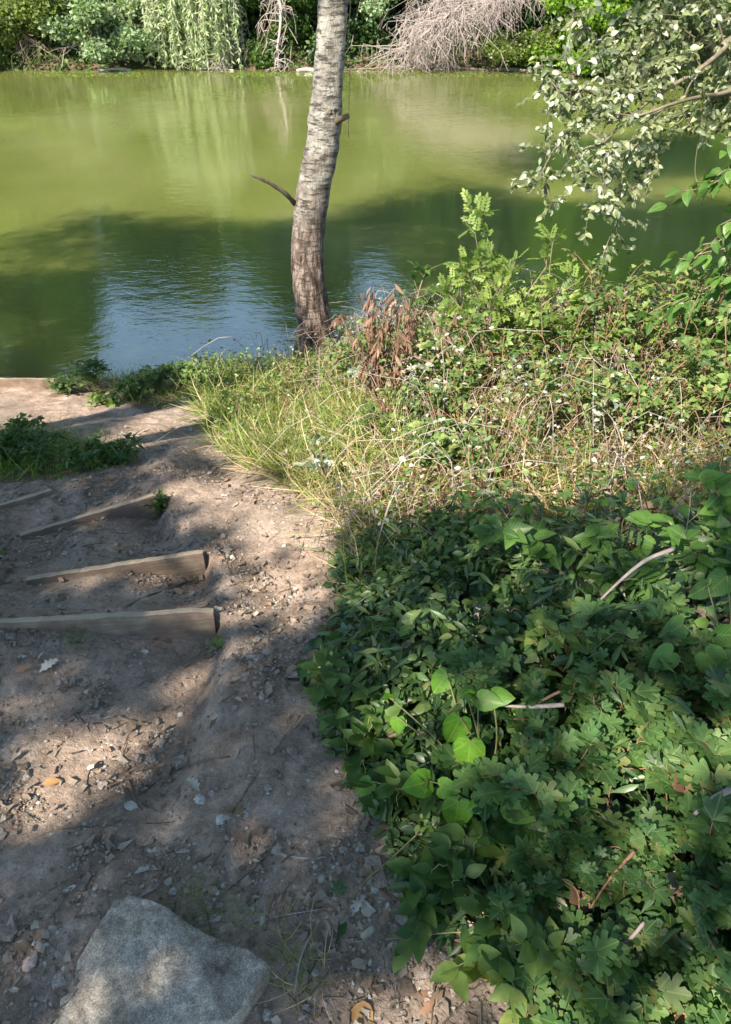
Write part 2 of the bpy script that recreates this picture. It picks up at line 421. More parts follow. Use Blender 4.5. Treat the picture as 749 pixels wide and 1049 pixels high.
def soil_mat():
    m, nt, p, out = newmat('bank_soil')
    geo = nd(nt, 'ShaderNodeNewGeometry'); pos = geo.outputs['Position']
    def N(s, d=6, r=.6):
        n = nd(nt, 'ShaderNodeTexNoise', i_Scale=float(s), i_Detail=float(d), i_Roughness=r); nt.links.new(pos, n.inputs['Vector']); return n.outputs[0]
    big = N(1.6, 4); med = N(9, 6); fine = N(60, 8, .7); grit = N(260, 3, .7)
    c = ramp(nt, [(.30, (.22, .155, .12)), (.5, (.37, .272, .218)), (.72, (.56, .43, .36))], med).outputs[0]
    c = mixc(nt, ramp(nt, [(.42, (0, 0, 0)), (.66, (1, 1, 1))], big).outputs[0], c, (.35, .28, .235))
    c = mixc(nt, ramp(nt, [(.5, (0, 0, 0)), (.68, (.75, .75, .75))], N(3.1, 5)).outputs[0], c, (.20, .145, .115))
    c = mixc(nt, .75, c, ramp(nt, [(.25, (.4, .38, .37)), (.5, (.98, .98, .98)), (.75, (1.5, 1.48, 1.45))], fine).outputs[0], 'MULTIPLY')
    c = mixc(nt, .5, c, ramp(nt, [(.3, (.5, .5, .5)), (.7, (1.4, 1.4, 1.4))], grit).outputs[0], 'MULTIPLY')
    vo = nd(nt, 'ShaderNodeTexVoronoi', i_Scale=55.0); vo.feature = 'F1'; nt.links.new(pos, vo.inputs['Vector'])
    vc = nd(nt, 'ShaderNodeSeparateColor'); nt.links.new(vo.outputs['Color'], vc.inputs[0])
    crumb = mth(nt, 'MULTIPLY', mth(nt, 'LESS_THAN', vo.outputs['Distance'], .30), mth(nt, 'GREATER_THAN', vc.outputs[0], .72))
    c = mixc(nt, mth(nt, 'MULTIPLY', crumb, .6), c, ramp(nt, [(0, (.16, .12, .10)), (.5, (.32, .27, .23)), (1, (.5, .46, .42))], vc.outputs[1]).outputs[0])
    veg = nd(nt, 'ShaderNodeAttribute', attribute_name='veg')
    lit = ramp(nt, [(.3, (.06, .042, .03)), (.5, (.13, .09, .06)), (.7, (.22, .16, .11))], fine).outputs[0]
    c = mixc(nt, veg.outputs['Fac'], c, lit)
    nt.links.new(c, p.inputs['Base Color']); p.inputs['Roughness'].default_value = .95; p.inputs['Specular IOR Level'].default_value = .15
    h = mth(nt, 'ADD', mth(nt, 'MULTIPLY', med, .6), mth(nt, 'ADD', mth(nt, 'MULTIPLY', fine, .5), mth(nt, 'ADD', mth(nt, 'MULTIPLY', grit, .14), mth(nt, 'MULTIPLY', crumb, .14))))
    b = nd(nt, 'ShaderNodeBump', i_Strength=.9, i_Distance=.02); nt.links.new(h, b.inputs['Height']); nt.links.new(b.outputs[0], p.inputs['Normal'])
    return m
M['soil'] = soil_mat()

def stone_mat(name='grey_stone', k=1.0):   # k: overall paleness
    m, nt, p, out = newmat(name)
    tc = nt.nodes.new('ShaderNodeNewGeometry'); pos = tc.outputs['Position']
    def N(s, d=6, r=.6):
        n = nd(nt, 'ShaderNodeTexNoise', i_Scale=float(s), i_Detail=float(d), i_Roughness=r); nt.links.new(pos, n.inputs['Vector']); return n.outputs[0]
    a = N(16, 8, .7); f = N(80, 8, .8); s = N(300, 3)
    c = ramp(nt, [(.3, (.14*k, .105*k, .085*k)), (.46, (.275*k, .232*k, .195*k)), (.6, (.38*k, .33*k, .285*k)), (.72, (.30*k, .215*k, .165*k))], a).outputs[0]
    c = mixc(nt, .8, c, ramp(nt, [(.3, (.5, .5, .5)), (.7, (1.5, 1.5, 1.5))], f).outputs[0], 'MULTIPLY')
    c = mixc(nt, .7, c, ramp(nt, [(.35, (.45, .45, .45)), (.65, (1.55, 1.55, 1.55))], s).outputs[0], 'MULTIPLY')
    nt.links.new(c, p.inputs['Base Color']); p.inputs['Roughness'].default_value = .85; p.inputs['Specular IOR Level'].default_value = .3
    h = mth(nt, 'ADD', mth(nt, 'MULTIPLY', a, .5), mth(nt, 'ADD', mth(nt, 'MULTIPLY', f, .6), mth(nt, 'MULTIPLY', s, .15)))
    b = nd(nt, 'ShaderNodeBump', i_Strength=.8, i_Distance=.012); nt.links.new(h, b.inputs['Height']); nt.links.new(b.outputs[0], p.inputs['Normal'])
    return m
M['stone'] = stone_mat('grey_stone', 1.35)
def pebble_mat():
    m, nt, p, out = newmat('pebble')
    at = nd(nt, 'ShaderNodeAttribute', attribute_name='lf'); sx = nt.nodes.new('ShaderNodeSeparateXYZ'); nt.links.new(at.outputs['Vector'], sx.inputs[0])
    geo = nd(nt, 'ShaderNodeNewGeometry')
    no = nd(nt, 'ShaderNodeTexNoise', i_Scale=120.0, i_Detail=5.0); nt.links.new(geo.outputs['Position'], no.inputs['Vector'])
    c = ramp(nt, [(0, (.14, .105, .085)), (.4, (.27, .21, .175)), (.75, (.34, .30, .27)), (.93, (.45, .43, .40)), (1, (.38, .22, .19))], sx.outputs[2]).outputs[0]
    c = mixc(nt, .7, c, ramp(nt, [(.3, (.55, .55, .55)), (.7, (1.4, 1.4, 1.4))], no.outputs[0]).outputs[0], 'MULTIPLY')
    nt.links.new(c, p.inputs['Base Color']); p.inputs['Roughness'].default_value = .85; p.inputs['Specular IOR Level'].default_value = .2
    b = nd(nt, 'ShaderNodeBump', i_Strength=.5, i_Distance=.004); nt.links.new(no.outputs[0], b.inputs['Height']); nt.links.new(b.outputs[0], p.inputs['Normal'])
    return m
M['pebble'] = pebble_mat()

def water_mat():
    m, nt, p, out = newmat('river_water')
    geo = nd(nt, 'ShaderNodeNewGeometry'); pos = geo.outputs['Position']
    def N(s, d, st, rot=0.0, r=.5):
        mp = nd(nt, 'ShaderNodeMapping'); mp.inputs['Scale'].default_value = st; mp.inputs['Rotation'].default_value = (0, 0, rot)
        nt.links.new(pos, mp.inputs[0])
        n = nd(nt, 'ShaderNodeTexNoise', i_Scale=float(s), i_Detail=float(d), i_Roughness=r); nt.links.new(mp.outputs[0], n.inputs['Vector']); return n.outputs[0]
    big = N(.35, 3, (1, .6, 1))
    c = ramp(nt, [(.3, (.100, .122, .030)), (.5, (.136, .155, .044)), (.7, (.175, .185, .070))], big).outputs[0]
    nt.links.new(c, p.inputs['Base Color'])
    p.inputs['Roughness'].default_value = .03; p.inputs['IOR'].default_value = 2.0
    p.inputs['Specular IOR Level'].default_value = 1.0
    p.inputs['Subsurface Weight'].default_value = 1.0; p.subsurface_method = 'BURLEY'
    p.inputs['Subsurface Radius'].default_value = (.8, 1.0, .5); p.inputs['Subsurface Scale'].default_value = .8
    rip = N(9, 3, (.55, 1, 1), .35); swell = N(1.7, 2, (.6, 1, 1), -.3); fine = N(30, 2, (.5, 1, 1), .2)
    patch = ramp(nt, [(.35, (.25, .25, .25)), (.65, (1, 1, 1))], N(.5, 3, (.7, 1, 1))).outputs[0]
    h = mth(nt, 'ADD', mth(nt, 'MULTIPLY', mth(nt, 'ADD', mth(nt, 'MULTIPLY', rip, .0045), mth(nt, 'MULTIPLY', fine, .0016)), patch), mth(nt, 'MULTIPLY', swell, .005))
    b = nd(nt, 'ShaderNodeBump', i_Strength=1.0, i_Distance=1.0); nt.links.new(h, b.inputs['Height']); nt.links.new(b.outputs[0], p.inputs['Normal'])
    return m
M['water'] = water_mat()

# ------------------------------------------------------------------ zones (ground polygons read from the picture)
def gpoly(px): return np.array([G(u, v)[:2] for u, v in px])
def inside(poly, x, y):
    c = np.zeros(x.shape, bool); n = len(poly)
    for i in range(n):
        x1, y1 = poly[i]; x2, y2 = poly[(i+1) % n]
        q = ((y1 > y) != (y2 > y)) & (x < (x2-x1)*(y-y1)/(y2-y1+1e-12)+x1); c ^= q
    return c
def edist(poly, x, y, skip=()):
    d = np.full(x.shape, 1e9); n = len(poly)
    for i in range(n):
        if i in skip: continue
        a = poly[i]; b = poly[(i+1) % n]; ab = b-a
        t = np.clip(((x-a[0])*ab[0]+(y-a[1])*ab[1])/(ab@ab+1e-12), 0, 1)
        d = np.minimum(d, np.hypot(x-a[0]-t*ab[0], y-a[1]-t*ab[1]))
    return d
# the green bank right of the path (edge along the path first)
EDGE = gpoly([(205, 372), (190, 410), (232, 470), (318, 520), (346, 560), (338, 620), (300, 690), (325, 735), (352, 790), (385, 850), (420, 925), (455, 965), (530, 1010), (548, 1049)])
RIGHT = np.vstack([EDGE, [[.45, .1], [6, .1], [6, 6.3], [-.5, 6.0]]])
NE = len(EDGE)
def inner(x, y): return np.where(inside(RIGHT, x, y), edist(RIGHT, x, y, skip=(NE-1, NE, NE+1, NE+2, NE+3)), -1.0)
LEFTW = gpoly([(-120, 470), (-20, 440), (50, 442), (135, 462), (120, 478), (60, 490), (-20, 500), (-120, 510)])
WSIDE = gpoly([(50, 408), (110, 400), (135, 415), (150, 424), (185, 412), (205, 385), (190, 378), (60, 390)])
def mound(x, y): return .20*sst(.02, .6, inner(x, y))*(1-.5*sst(.9, 1.6, x))*(.6+.8*vn(x*2.5, y*2.5, 50))*(inner(x, y) > 0)+.015
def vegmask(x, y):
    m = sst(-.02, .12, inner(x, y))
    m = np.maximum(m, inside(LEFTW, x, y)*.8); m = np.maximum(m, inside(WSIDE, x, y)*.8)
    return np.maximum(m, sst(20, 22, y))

# ------------------------------------------------------------------ ground: one sheet, fine near the camera
def axis(lo, hi, fine_lo, fine_hi, step, grow=1.18):
    a = list(np.arange(fine_lo, fine_hi+1e-6, step)); s = step
    while a[-1] < hi: s *= grow; a.append(a[-1]+s)
    s = step
    while a[0] > lo: s *= grow; a.insert(0, a[0]-s)
    return np.array(a)
gx = axis(-300, 300, -1.9, 1.0, .011, 1.12); gy = axis(-300, 500, .35, 4.6, .013, 1.09)
XX, YY = np.meshgrid(gx, gy); ZZ = H(XX, YY)
near = sst(-.3, .3, XX+2.2)*sst(-.3, .3, 1.3-XX)*sst(-.3, .1, YY-.3)*(1-sst(4.8, 5.2, YY))
ZZ = ZZ + near*(.014*fbm(XX*25, YY*25, 3, 33) + .022*np.maximum(0, fbm(XX*14, YY*18, 3, 41)))
nx, ny = len(gx), len(gy)
idx = np.arange(nx*ny).reshape(ny, nx)
Q = np.stack([idx[:-1, :-1], idx[:-1, 1:], idx[1:, 1:], idx[1:, :-1]], -1).reshape(-1, 4)
V = np.stack([XX, YY, ZZ], -1).reshape(-1, 3)
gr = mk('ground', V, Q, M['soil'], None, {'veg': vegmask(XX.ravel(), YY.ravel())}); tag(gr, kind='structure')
# water sheet
yy = np.array([4.2, 40.]); wv = np.array([(-300, 3.5, WZ), (300, 3.5, WZ), (300, 40, WZ), (-300, 40, WZ)], float)
wt = mk('river_water', wv, [[0, 1, 2, 3]], M['water'], None, smooth=False); tag(wt, kind='structure')

# ------------------------------------------------------------------ wooden riser boards of the worn steps
def board(a, b, z, h, label, tilt=0.0, endcut=0):
    """upright plank between a and b (left, right), top at z"""
    a = np.array([a[0], a[1], z]); b = np.array([b[0], b[1], z])
    L = b-a; n = 40; e = nrm(L); nn = nrm(np.array([-e[1], e[0], 0]))
    V = []; prof = [(-.5, -1), (-.5, -.08), (-.44, 0), (.44, 0), (.5, -.08), (.5, -1)]
    for i in range(n+1):
        s = i/n; c = a + L*s + nn*.003*math.sin(s*5+1)
        wob = .010*float(fbm(np.array([s*9]), np.array([z*30]), 3, 3)[0])
        ec = endcut*max(0, (s-.93)/.07)
        for (px_, pz_) in prof:
            chip = .009*float(fbm(np.array([s*40]), np.array([px_*5+z*10]), 2, 8)[0])
            V.append(c + nn*(px_*BOARD_T + tilt*(pz_*h)) + np.array([0, 0, 1])*(pz_*h + (wob+chip if pz_ > -.5 else 0) - (ec if pz_ > -.5 else 0)))
    T = []; k = len(prof)
    for i in range(n):
        for j in range(k):
            p, q = i*k+j, i*k+(j+1) % k; T.append((p, p+k, q+k, q))
    V = np.array(V); T = list(T)
    V = np.vstack([V, V[:k].mean(0), V[n*k:(n+1)*k].mean(0)])
    T4 = T; tr = []
    for j in range(k):
        tr.append((len(V)-2, j, (j+1) % k)); tr.append((len(V)-1, n*k+(j+1) % k, n*k+j))
    tri = []
    for q in T4: tri += [(q[0], q[1], q[2]), (q[0], q[2], q[3])]
    o = empty  # keep the origin at the left end, x along the plank, so that the grain runs along it
    me_V = V - a; ang = math.atan2(e[1], e[0]); c_, s_ = math.cos(-ang), math.sin(-ang)
    R = np.stack([me_V[:, 0]*c_-me_V[:, 1]*s_, me_V[:, 0]*s_+me_V[:, 1]*c_, me_V[:, 2]], 1)
    ob = mk('step_board', R, tri+tr, M['wood'], None, smooth=False)
    ob.location = tuple(a); ob.rotation_euler = (0, 0, ang)
    return tag(ob, label, 'step board', 'wooden boards holding the worn steps')
for k, lab in enumerate(['nearest wooden step board, longest one, its pale end standing clear of the eroded soil',
                         'second wooden step board up from the big stone, its face sunlit and tan',
                         'third wooden step board with a small weed growing at its dark free end']):
    a, b, z = B[k]
    board(a, b, z+.016, .18, lab, tilt=[.12, .05, .04][k], endcut=[.012, .004, 0][k])
board(B4[0], B4[1], -.245, .15, 'short grey step board half buried left of the path beside the leafy weeds')
a5, b5 = PZ(-60, 391, -.72), PZ(57, 393, -.74)
board(a5, b5, -.70, .25, 'dark wooden edging board beside the water behind the sunlit terrace')

# ------------------------------------------------------------------ the big stone
def stone(name, outline, h, label, mat, sink=.03, rings=44, seg=120, tilt=(0, 0), seed=3, cat_='stone', group=None, edge=.16, amp=.012):
    P = np.array(outline, float); c = P.mean(0); n = seg
    # resample the outline by arclength
    L = np.vstack([P, P[0]]); d = np.r_[0, np.cumsum(np.hypot(*(np.diff(L, axis=0).T)))]
    s = np.linspace(0, d[-1], n, endpoint=False); ox = np.interp(s, d, L[:, 0]); oy = np.interp(s, d, L[:, 1])
    k = np.array([0, 0, 0, .25, .5, .25, 0, 0, 0])
    ox = np.convolve(np.r_[ox[-4:], ox, ox[:4]], k, 'valid'); oy = np.convolve(np.r_[oy[-4:], oy, oy[:4]], k, 'valid')
    V = []; zb = float(H(np.array([c[0]]), np.array([c[1]]))[0])
    rr = list(np.linspace(0.03, 1-edge, rings-10)) + list(1-edge*(1-np.linspace(.1, 1, 10)))
    for r in rr:
        x = c[0]+(ox-c[0])*r; y = c[1]+(oy-c[1])*r
        e = np.clip((r-(1-edge))/edge, 0, 1); drop = 1-math.sqrt(max(0, 1-e*e))
        z = zb + h*(1-drop) - sink*drop + tilt[0]*(x-c[0]) + tilt[1]*(y-c[1])
        z = z + amp*2*fbm(x*14, y*14, 5, seed) + amp*.5*fbm(x*60, y*60, 3, seed+2)
        if seg == 120 or seg == 200:      # broken facets and ledges of the big rock
            q = (x-c[0])*.8+(y-c[1])*.6+.03*fbm(x*9, y*9, 3, 91); z = z - .016*sst(.055, .075, q) - .012*sst(-.10, -.16, q) - .30*np.clip(-(x-c[0])-.09+.2*(y-c[1]), 0, 1)
            z = z - .005*sst(.0, .02, .012-np.abs((x-c[0])*.5-(y-c[1])*.8-.02+.05*fbm(x*12, y*12, 3, 93)))
        jit = 1+.03*fbm(x*25, y*25, 3, seed+5); V.append(np.stack([c[0]+(x-c[0])*jit, c[1]+(y-c[1])*jit, z], 1))
    zlow = np.full(n, zb-sink-.05); V.append(np.stack([c[0]+(ox-c[0])*1.02, c[1]+(oy-c[1])*1.02, zlow], 1))
    V = np.concatenate(V); m = len(rr)+1; T = []
    for i in range(m-1):
        for j in range(n):
            a = i*n+j; b = i*n+(j+1) % n; T += [(a, b+n, b), (a, a+n, b+n)]
    V = np.vstack([V, V[:n].mean(0)]); cc = len(V)-1
    for j in range(n): T.append((cc, j, (j+1) % n))
    T = [(t[0], t[2], t[1]) for t in T] if False else T
    o = mk(name, V, T, mat, None)
    o.data.flip_normals() if False else None
    return tag(o, label, cat_, group)
OUT = [PZ(u, v-8, .02)[:2] for u, v in [(116, 916), (124, 914), (165, 932), (215, 962), (262, 984), (279, 996), (270, 1018), (240, 1062), (190, 1085), (100, 1088), (40, 1060), (56, 1008), (92, 948)]]
stone('boulder', OUT[::-1], .036, 'large flat grey rock with a rough speckled top half buried in the path', M['stone'], tilt=(.06, -.03), amp=.020, edge=.06)

# ------------------------------------------------------------------ shade and light: gaps cut in the crowns so sun falls in chosen patches
def LITMAP(u, v, x, y, ok):
    """0 = closed crown, 1 = gap, for a ground point seen at (u, v)"""
    L = np.zeros(u.shape)
    def el(cu, cv, ru, rv, deg, k=1.0, soft=.25):
        nonlocal L
        a = math.radians(deg); du = (u-cu)*math.cos(a)-(v-cv)*math.sin(a); dv = (u-cu)*math.sin(a)+(v-cv)*math.cos(a)
        d = np.sqrt((du/ru)**2+(dv/rv)**2); L = np.maximum(L, min(1, k*1.15)*(1-sst(1-soft, 1+soft, d/1.3)))
    # the open bank of grass and brambles
    pl = np.array([(175, 350), (185, 372), (215, 410), (232, 470), (320, 500), (345, 545), (440, 540), (560, 520), (660, 500), (749, 470), (900, 470), (900, 380), (640, 322), (380, 322)], float)
    c = inside(pl, u+45*fbm(x*4, y*4, 3, 61), v+110*fbm(x*3.5, y*3.5, 4, 62)*(v > 440)) & ~((x < -.3) & (y > 5.05)); L = np.where(c, 1.0, L)
    el(315, 555, 34, 12, 28); el(270, 590, 34, 8, 28); el(235, 500, 40, 8, 12); el(330, 610, 20, 12, 40); el(300, 660, 26, 8, 40, .9); el(10, 418, 95, 24, 5); el(190, 426, 72, 18, 20); el(235, 455, 25, 14, 20); el(150, 446, 34, 8, 10, .9)
    el(182, 497, 46, 5, 12); el(262, 505, 60, 9, 8, .9); el(300, 528, 58, 15, 18); el(255, 560, 60, 9, 20, 1); el(300, 572, 44, 9, 25, 1); el(225, 595, 50, 7, 20, 1); el(255, 625, 46, 6, 25, 1)
    el(320, 585, 34, 14, 30, 1); el(230, 525, 50, 9, 14, 1); el(200, 470, 60, 7, 14, .9); el(120, 520, 50, 6, 12, .8); el(270, 475, 30, 12, 15); el(290, 605, 55, 9, 25, 1); el(265, 668, 40, 7, 25, .8); el(60, 600, 60, 5, 5, .7); el(300, 640, 24, 9, 35, .8); el(240, 640, 55, 5, 22, .8); el(160, 578, 55, 8, 8); el(160, 630, 50, 4, 4, .9); el(330, 550, 30, 8, 20)
    el(95, 790, 72, 34, 35, .95); el(20, 765, 42, 11, 20, .9); el(22, 835, 60, 12, 15, .85); el(150, 745, 40, 7, 22, .8); el(165, 870, 26, 9, 15, .7)
    el(165, 985, 28, 12, 20, .8); el(110, 1035, 60, 22, 15, .9); el(20, 1000, 42, 16, 20, .9); el(60, 930, 30, 8, 20, .8)
    el(450, 1030, 85, 26, 12, 1); el(380, 1010, 40, 10, 20, .9); el(200, 700, 40, 7, 22, .8); el(330, 880, 34, 10, 25, .8); el(60, 700, 50, 8, 15, .8); el(540, 1005, 40, 10, 25, .9); el(640, 1020, 110, 50, 10, .9)
    el(385, 600, 36, 8, 15, .9); el(470, 640, 40, 8, 20, .9); el(560, 650, 40, 10, 15, 1); el(640, 610, 46, 10, 15, 1); el(725, 610, 40, 12, 15, 1); el(540, 830, 26, 14, 30, .9); el(620, 920, 40, 14, 20, 1); el(720, 930, 40, 12, 20, 1); el(440, 870, 30, 10, 40, .8); el(345, 680, 26, 8, 20, .8); el(468, 735, 60, 50, 0, 1); el(455, 715, 34, 26, 30, .95); el(480, 752, 24, 24, 0, .9); el(520, 700, 40, 10, 15, .9); el(590, 745, 50, 14, 15, .9); el(640, 720, 40, 20, 10, .9)
    el(700, 780, 70, 34, 20, .9); el(600, 790, 30, 12, 10, .8); el(560, 880, 36, 16, 30, .8); el(690, 860, 50, 12, 10, .7)
    el(420, 590, 40, 9, 15, .8); el(530, 610, 30, 10, 15, .7); el(700, 560, 60, 14, 15, .9); el(600, 560, 60, 12, 15, .85); el(400, 655, 30, 8, 20, .6)
    el(480, 940, 40, 9, 20, .7); el(600, 960, 40, 9, 10, .8); el(720, 640, 30, 12, 15, .8); el(60, 490, 40, 8, 10, .5)
    L = np.where((u > 430) & (v > 600) & ~((u < 570) & (v > 985)), L*(vn(x*11, y*11, 19) > .36), L)
    L = np.where(ok, L, 0)
    # open water beyond the shade
    edge = 9.1 + .8*np.sin(x*.55+1) + .45*np.sin(x*1.7) + 3.2*fbm(x*.6, y*.6, 3, 71)
    wl = sst(-1.7, 1.5, y-edge); L = np.maximum(L, wl)
    L = np.maximum(L, (y > 5.8)*.75*sst(.42, .75, vn(x*.55+3, y*.9, 17)))
    # sun on the trunk and on the hanging branch of the right-hand tree
    L = np.maximum(L, 1.0*((np.abs(x-.5-(y-6.7)*.9) < .28) & (y > 6.3) & (y < 7.9) & (vn(x*3, y*3, 7) > .3)))
    L = np.maximum(L, .95*((x > 1.7) & (x < 3.8) & (y > 4.6) & (y < 6.3)))
    return L

def crown_leaves(centers, radii, n, size, gap=True, tpl=DIAM, clump=.45, per=22):
    P = []
    for c, r in zip(centers, radii):
        r = np.array(r, float); k = max(1, int(n/per))
        d = rdir(k); q = rng.random(k)**(1/2.2); cc = np.array(c) + d*q[:, None]*r
        off = rng.normal(0, clump*.5, (k, per, 3)); off[..., 2] *= .7
        P.append((cc[:, None]+off).reshape(-1, 3))
    P = np.concatenate(P)
    if gap:
        sf = np.full(len(P), -.4)
        for it in range(4):
            t = (P[:, 2]-sf)/-SD[2]; gpt = P + SD*t[:, None]
            sf = np.maximum(H0(gpt[:, 0], gpt[:, 1]), WZ)
            sf = sf + np.where(gpt[:, 1] < 6, .6*mound(gpt[:, 0], gpt[:, 1]), 0)
        u, v, ok = pix(gpt); ok = ok & (u > -60) & (u < 810) & (v > 150) & (v < 1150)
        L = LITMAP(u, v, gpt[:, 0], gpt[:, 1], ok)
        P = P[rng.random(len(P)) > L]
    n = len(P); D = rdir(n, -.8, .3); N = rdir(n, .2, 1)
    return inst(tpl, P, D, N, size*rng.uniform(.7, 1.3, n))
def sunpoint(P):
    P = np.atleast_2d(P); sf = np.full(len(P), -.4)
    for it in range(4):
        t = (P[:, 2]-sf)/-SD[2]; g = P + SD*t[:, None]; sf = np.maximum(H0(g[:, 0], g[:, 1]), WZ)
    u, v, ok = pix(g); ok = ok & (u > -60) & (u < 810) & (v > 150) & (v < 1150)
    return LITMAP(u, v, g[:, 0], g[:, 1], ok)
def limbs(base, top, centers, radii, r0, k=5, seed=0, gap=False):
    rs = np.random.default_rng(seed); parts = []
    base = np.array(base, float); top = np.array(top, float)
    mid = (base+top)/2 + np.array([rs.uniform(-.2, .2), rs.uniform(-.2, .2), 0])
    tr = smoothline([base-np.array([0, 0, .3]), mid, top], 14)
    parts.append(tube(tr, np.linspace(r0, r0*.45, 14), 9, .08, seed))
    for c, r in zip(centers, radii):
        for i in range(k):
            st = tr[rs.integers(6, 14)]; e = np.array(c)+rdir(1)[0]*np.array(r)*.85
            m = (st+e)/2+np.array([0, 0, .15*np.linalg.norm(e-st)])
            if gap and sunpoint(smoothline([st, m, e], 8)[3:]).mean() > .35: continue
            parts.append(tube(smoothline([st, m, e], 8), np.linspace(r0*.32, .012, 8), 5))
    return merge(parts)
def tree(name, base, top, centers, radii, n, size, r0, leafm, barkm, label, cat_='tree', group=None, gap=False, tpl=DIAM, clump=.45, per=22, k=5, seed=0):
    z = float(H(np.array([base[0]]), np.array([base[1]]))[0]); b = (base[0], base[1], z)
    o = empty(name, b, label, cat_, group)
    V, T = limbs(b, top, centers, radii, r0, k, seed, gap); mk('trunk', V, T, barkm, o)
    leaves_obj('crown', crown_leaves(centers, radii, n, size, gap, tpl, clump, per), leafm, o)
    return o

# unseen near-bank shade trees behind and left of the viewer, crowns shaped for dapple
near_spec = [(-5.0, -3.7, 5.2, 3.1), (-1.4, -4.1, 5.1, 3.0), (-8.3, 4.0, 5.6, 3.2), (-4.2, 3.7, 5.4, 3.0), (-.4, 3.8, 5.5, 2.8), (3.4, 4.4, 5.6, 2.7),
             (-8.4, -2.0, 5.4, 3.0), (2.2, -3.3, 5.0, 2.8), (-11.6, 5.6, 6.2, 3.4), (-6.0, 2.1, 5.0, 2.4), (-2.3, 2.3, 5.0, 2.3), (1.6, 3.0, 5.2, 2.3)]
near_lab = ['tall dense tree behind the viewer, left of the path', 'leafy tree behind the viewer in line with the path', 'broad bankside tree far to the left by the water',
            'bankside tree with a thick trunk left of the steps', 'tall tree whose crown hangs over the steps', 'slim tree right of the path with a high crown',
            'tree standing back from the bank on the far left', 'tree with a low crown behind the ivy patch', 'outermost tree on the left along the near bank', 'smaller tree left of the weed patch', 'leaning tree whose crown shades the water left of the poplar', 'tree at the right leaning over the bramble bank']
near_base = [(-5.0, -3.4), (-1.6, -4.4), (-8.0, 3.4), (-4.9, 2.4), (-3.9, .6), (4.6, 3.2), (-8.2, -2.2), (2.4, -3.6), (-11.5, 4.6), (-6.2, 1.2), (-3.6, 2.2), (4.2, 2.0)]
for i, ((x, y, z, r), lab, bs) in enumerate(zip(near_spec, near_lab, near_base)):
    cs = [(x, y, z), (x+rng.uniform(-1, 1), y+rng.uniform(-1, 1), z+1.0)]
    tree('shade_tree', bs, (x*.9+bs[0]*.1, y*.9+bs[1]*.1, z-.5), cs, [(r, r, 1.5), (r*.7, r*.7, 1.3)], 19000 if y > 2 else 12000, .10, .11, M['canopy'], M['bark'], lab,
         group='trees on the near bank', gap=True, seed=i)

# ------------------------------------------------------------------ the leaning poplar by the water
def trunk_mat():
    m, nt, p, out = newmat('poplar_bark')
    tc = nt.nodes.new('ShaderNodeTexCoord'); ob = tc.outputs['Object']
    def N(s, d, st, r=.6):
        mp = nd(nt, 'ShaderNodeMapping'); mp.inputs['Scale'].default_value = st; nt.links.new(ob, mp.inputs[0])
        n = nd(nt, 'ShaderNodeTexNoise', i_Scale=float(s), i_Detail=float(d), i_Roughness=r); nt.links.new(mp.outputs[0], n.inputs['Vector']); return n.outputs[0]
    sx = nt.nodes.new('ShaderNodeSeparateXYZ'); nt.links.new(ob, sx.inputs[0])
    hz = N(6, 6, (1.6, 1.6, 8), .7); band = N(2.6, 4, (1.2, 1.2, 6)); blot = N(7, 8, (1, 1, 1.6), .7); fis = N(10, 6, (3, 3, .6), .7)
    pale = ramp(nt, [(.3, (.09, .08, .072)), (.46, (.235, .22, .20)), (.68, (.44, .42, .39))], blot).outputs[0]
    mk_ = ramp(nt, [(.54, (0, 0, 0)), (.64, (1, 1, 1))], hz).outputs[0]
    pale = mixc(nt, mth(nt, 'MULTIPLY', mk_, .9), pale, (.07, .06, .05))
    pale = mixc(nt, ramp(nt, [(.60, (0, 0, 0)), (.66, (.8, .8, .8))], band).outputs[0], pale, (.07, .06, .055))
    low = ramp(nt, [(.36, (.03, .022, .018)), (.5, (.15, .11, .095)), (.62, (.36, .29, .255))], fis).outputs[0]
    hf = mth(nt, 'ADD', sx.outputs[2], mth(nt, 'MULTIPLY', mth(nt, 'SUBTRACT', blot, .5), 1.2))
    f = ramp(nt, [(.50, (0, 0, 0)), (.85, (1, 1, 1))], mth(nt, 'MULTIPLY', hf, .5)).outputs[0]
    c = mixc(nt, f, low, pale)
    nt.links.new(c, p.inputs['Base Color']); p.inputs['Roughness'].default_value = .85; p.inputs['Specular IOR Level'].default_value = .2
    h = mth(nt, 'SUBTRACT', mth(nt, 'ADD', fis, mth(nt, 'MULTIPLY', blot, .5)), mth(nt, 'MULTIPLY', mk_, .4))
    b = nd(nt, 'ShaderNodeBump', i_Strength=1.0, i_Distance=.045); nt.links.new(h, b.inputs['Height']); nt.links.new(b.outputs[0], p.inputs['Normal'])
    return m
M['poplar_bark'] = trunk_mat()
tk = [(325, 376, 5.50, 27), (323, 352, 5.50, 20.5), (322, 330, 5.50, 18), (316.5, 290, 5.52, 16.8), (315.5, 246, 5.56, 16.6), (320.5, 199, 5.62, 16.8), (328, 163, 5.68, 17.2), (331.5, 140, 5.72, 16.6), (333, 123, 5.74, 17.6), (334.5, 106, 5.77, 16.2), (335.5, 90, 5.80, 15.4), (338.5, 50, 5.88, 15.4), (341.5, 0, 5.98, 15.4)]
cp = []; cr = []
for (u, v, y, r) in tk:
    p = PY(u, v, y); cp.append(p); d = y*CP-(p[2]-CAMZ)*SP; cr.append(r*d/F)
cp = np.array(cp); ext = [cp[-1]+np.array([.10, .08, .9]), cp[-1]+np.array([.05, .2, 2.2]), cp[-1]+np.array([-.2, .5, 4.2]), cp[-1]+np.array([-.1, .7, 6.5])]
cp = np.vstack([cp, ext]); cr = cr+[.10, .09, .06, .02]
pb = (float(cp[0][0]), float(cp[0][1]), float(H(cp[0][:1], cp[0][1:2])[0]))
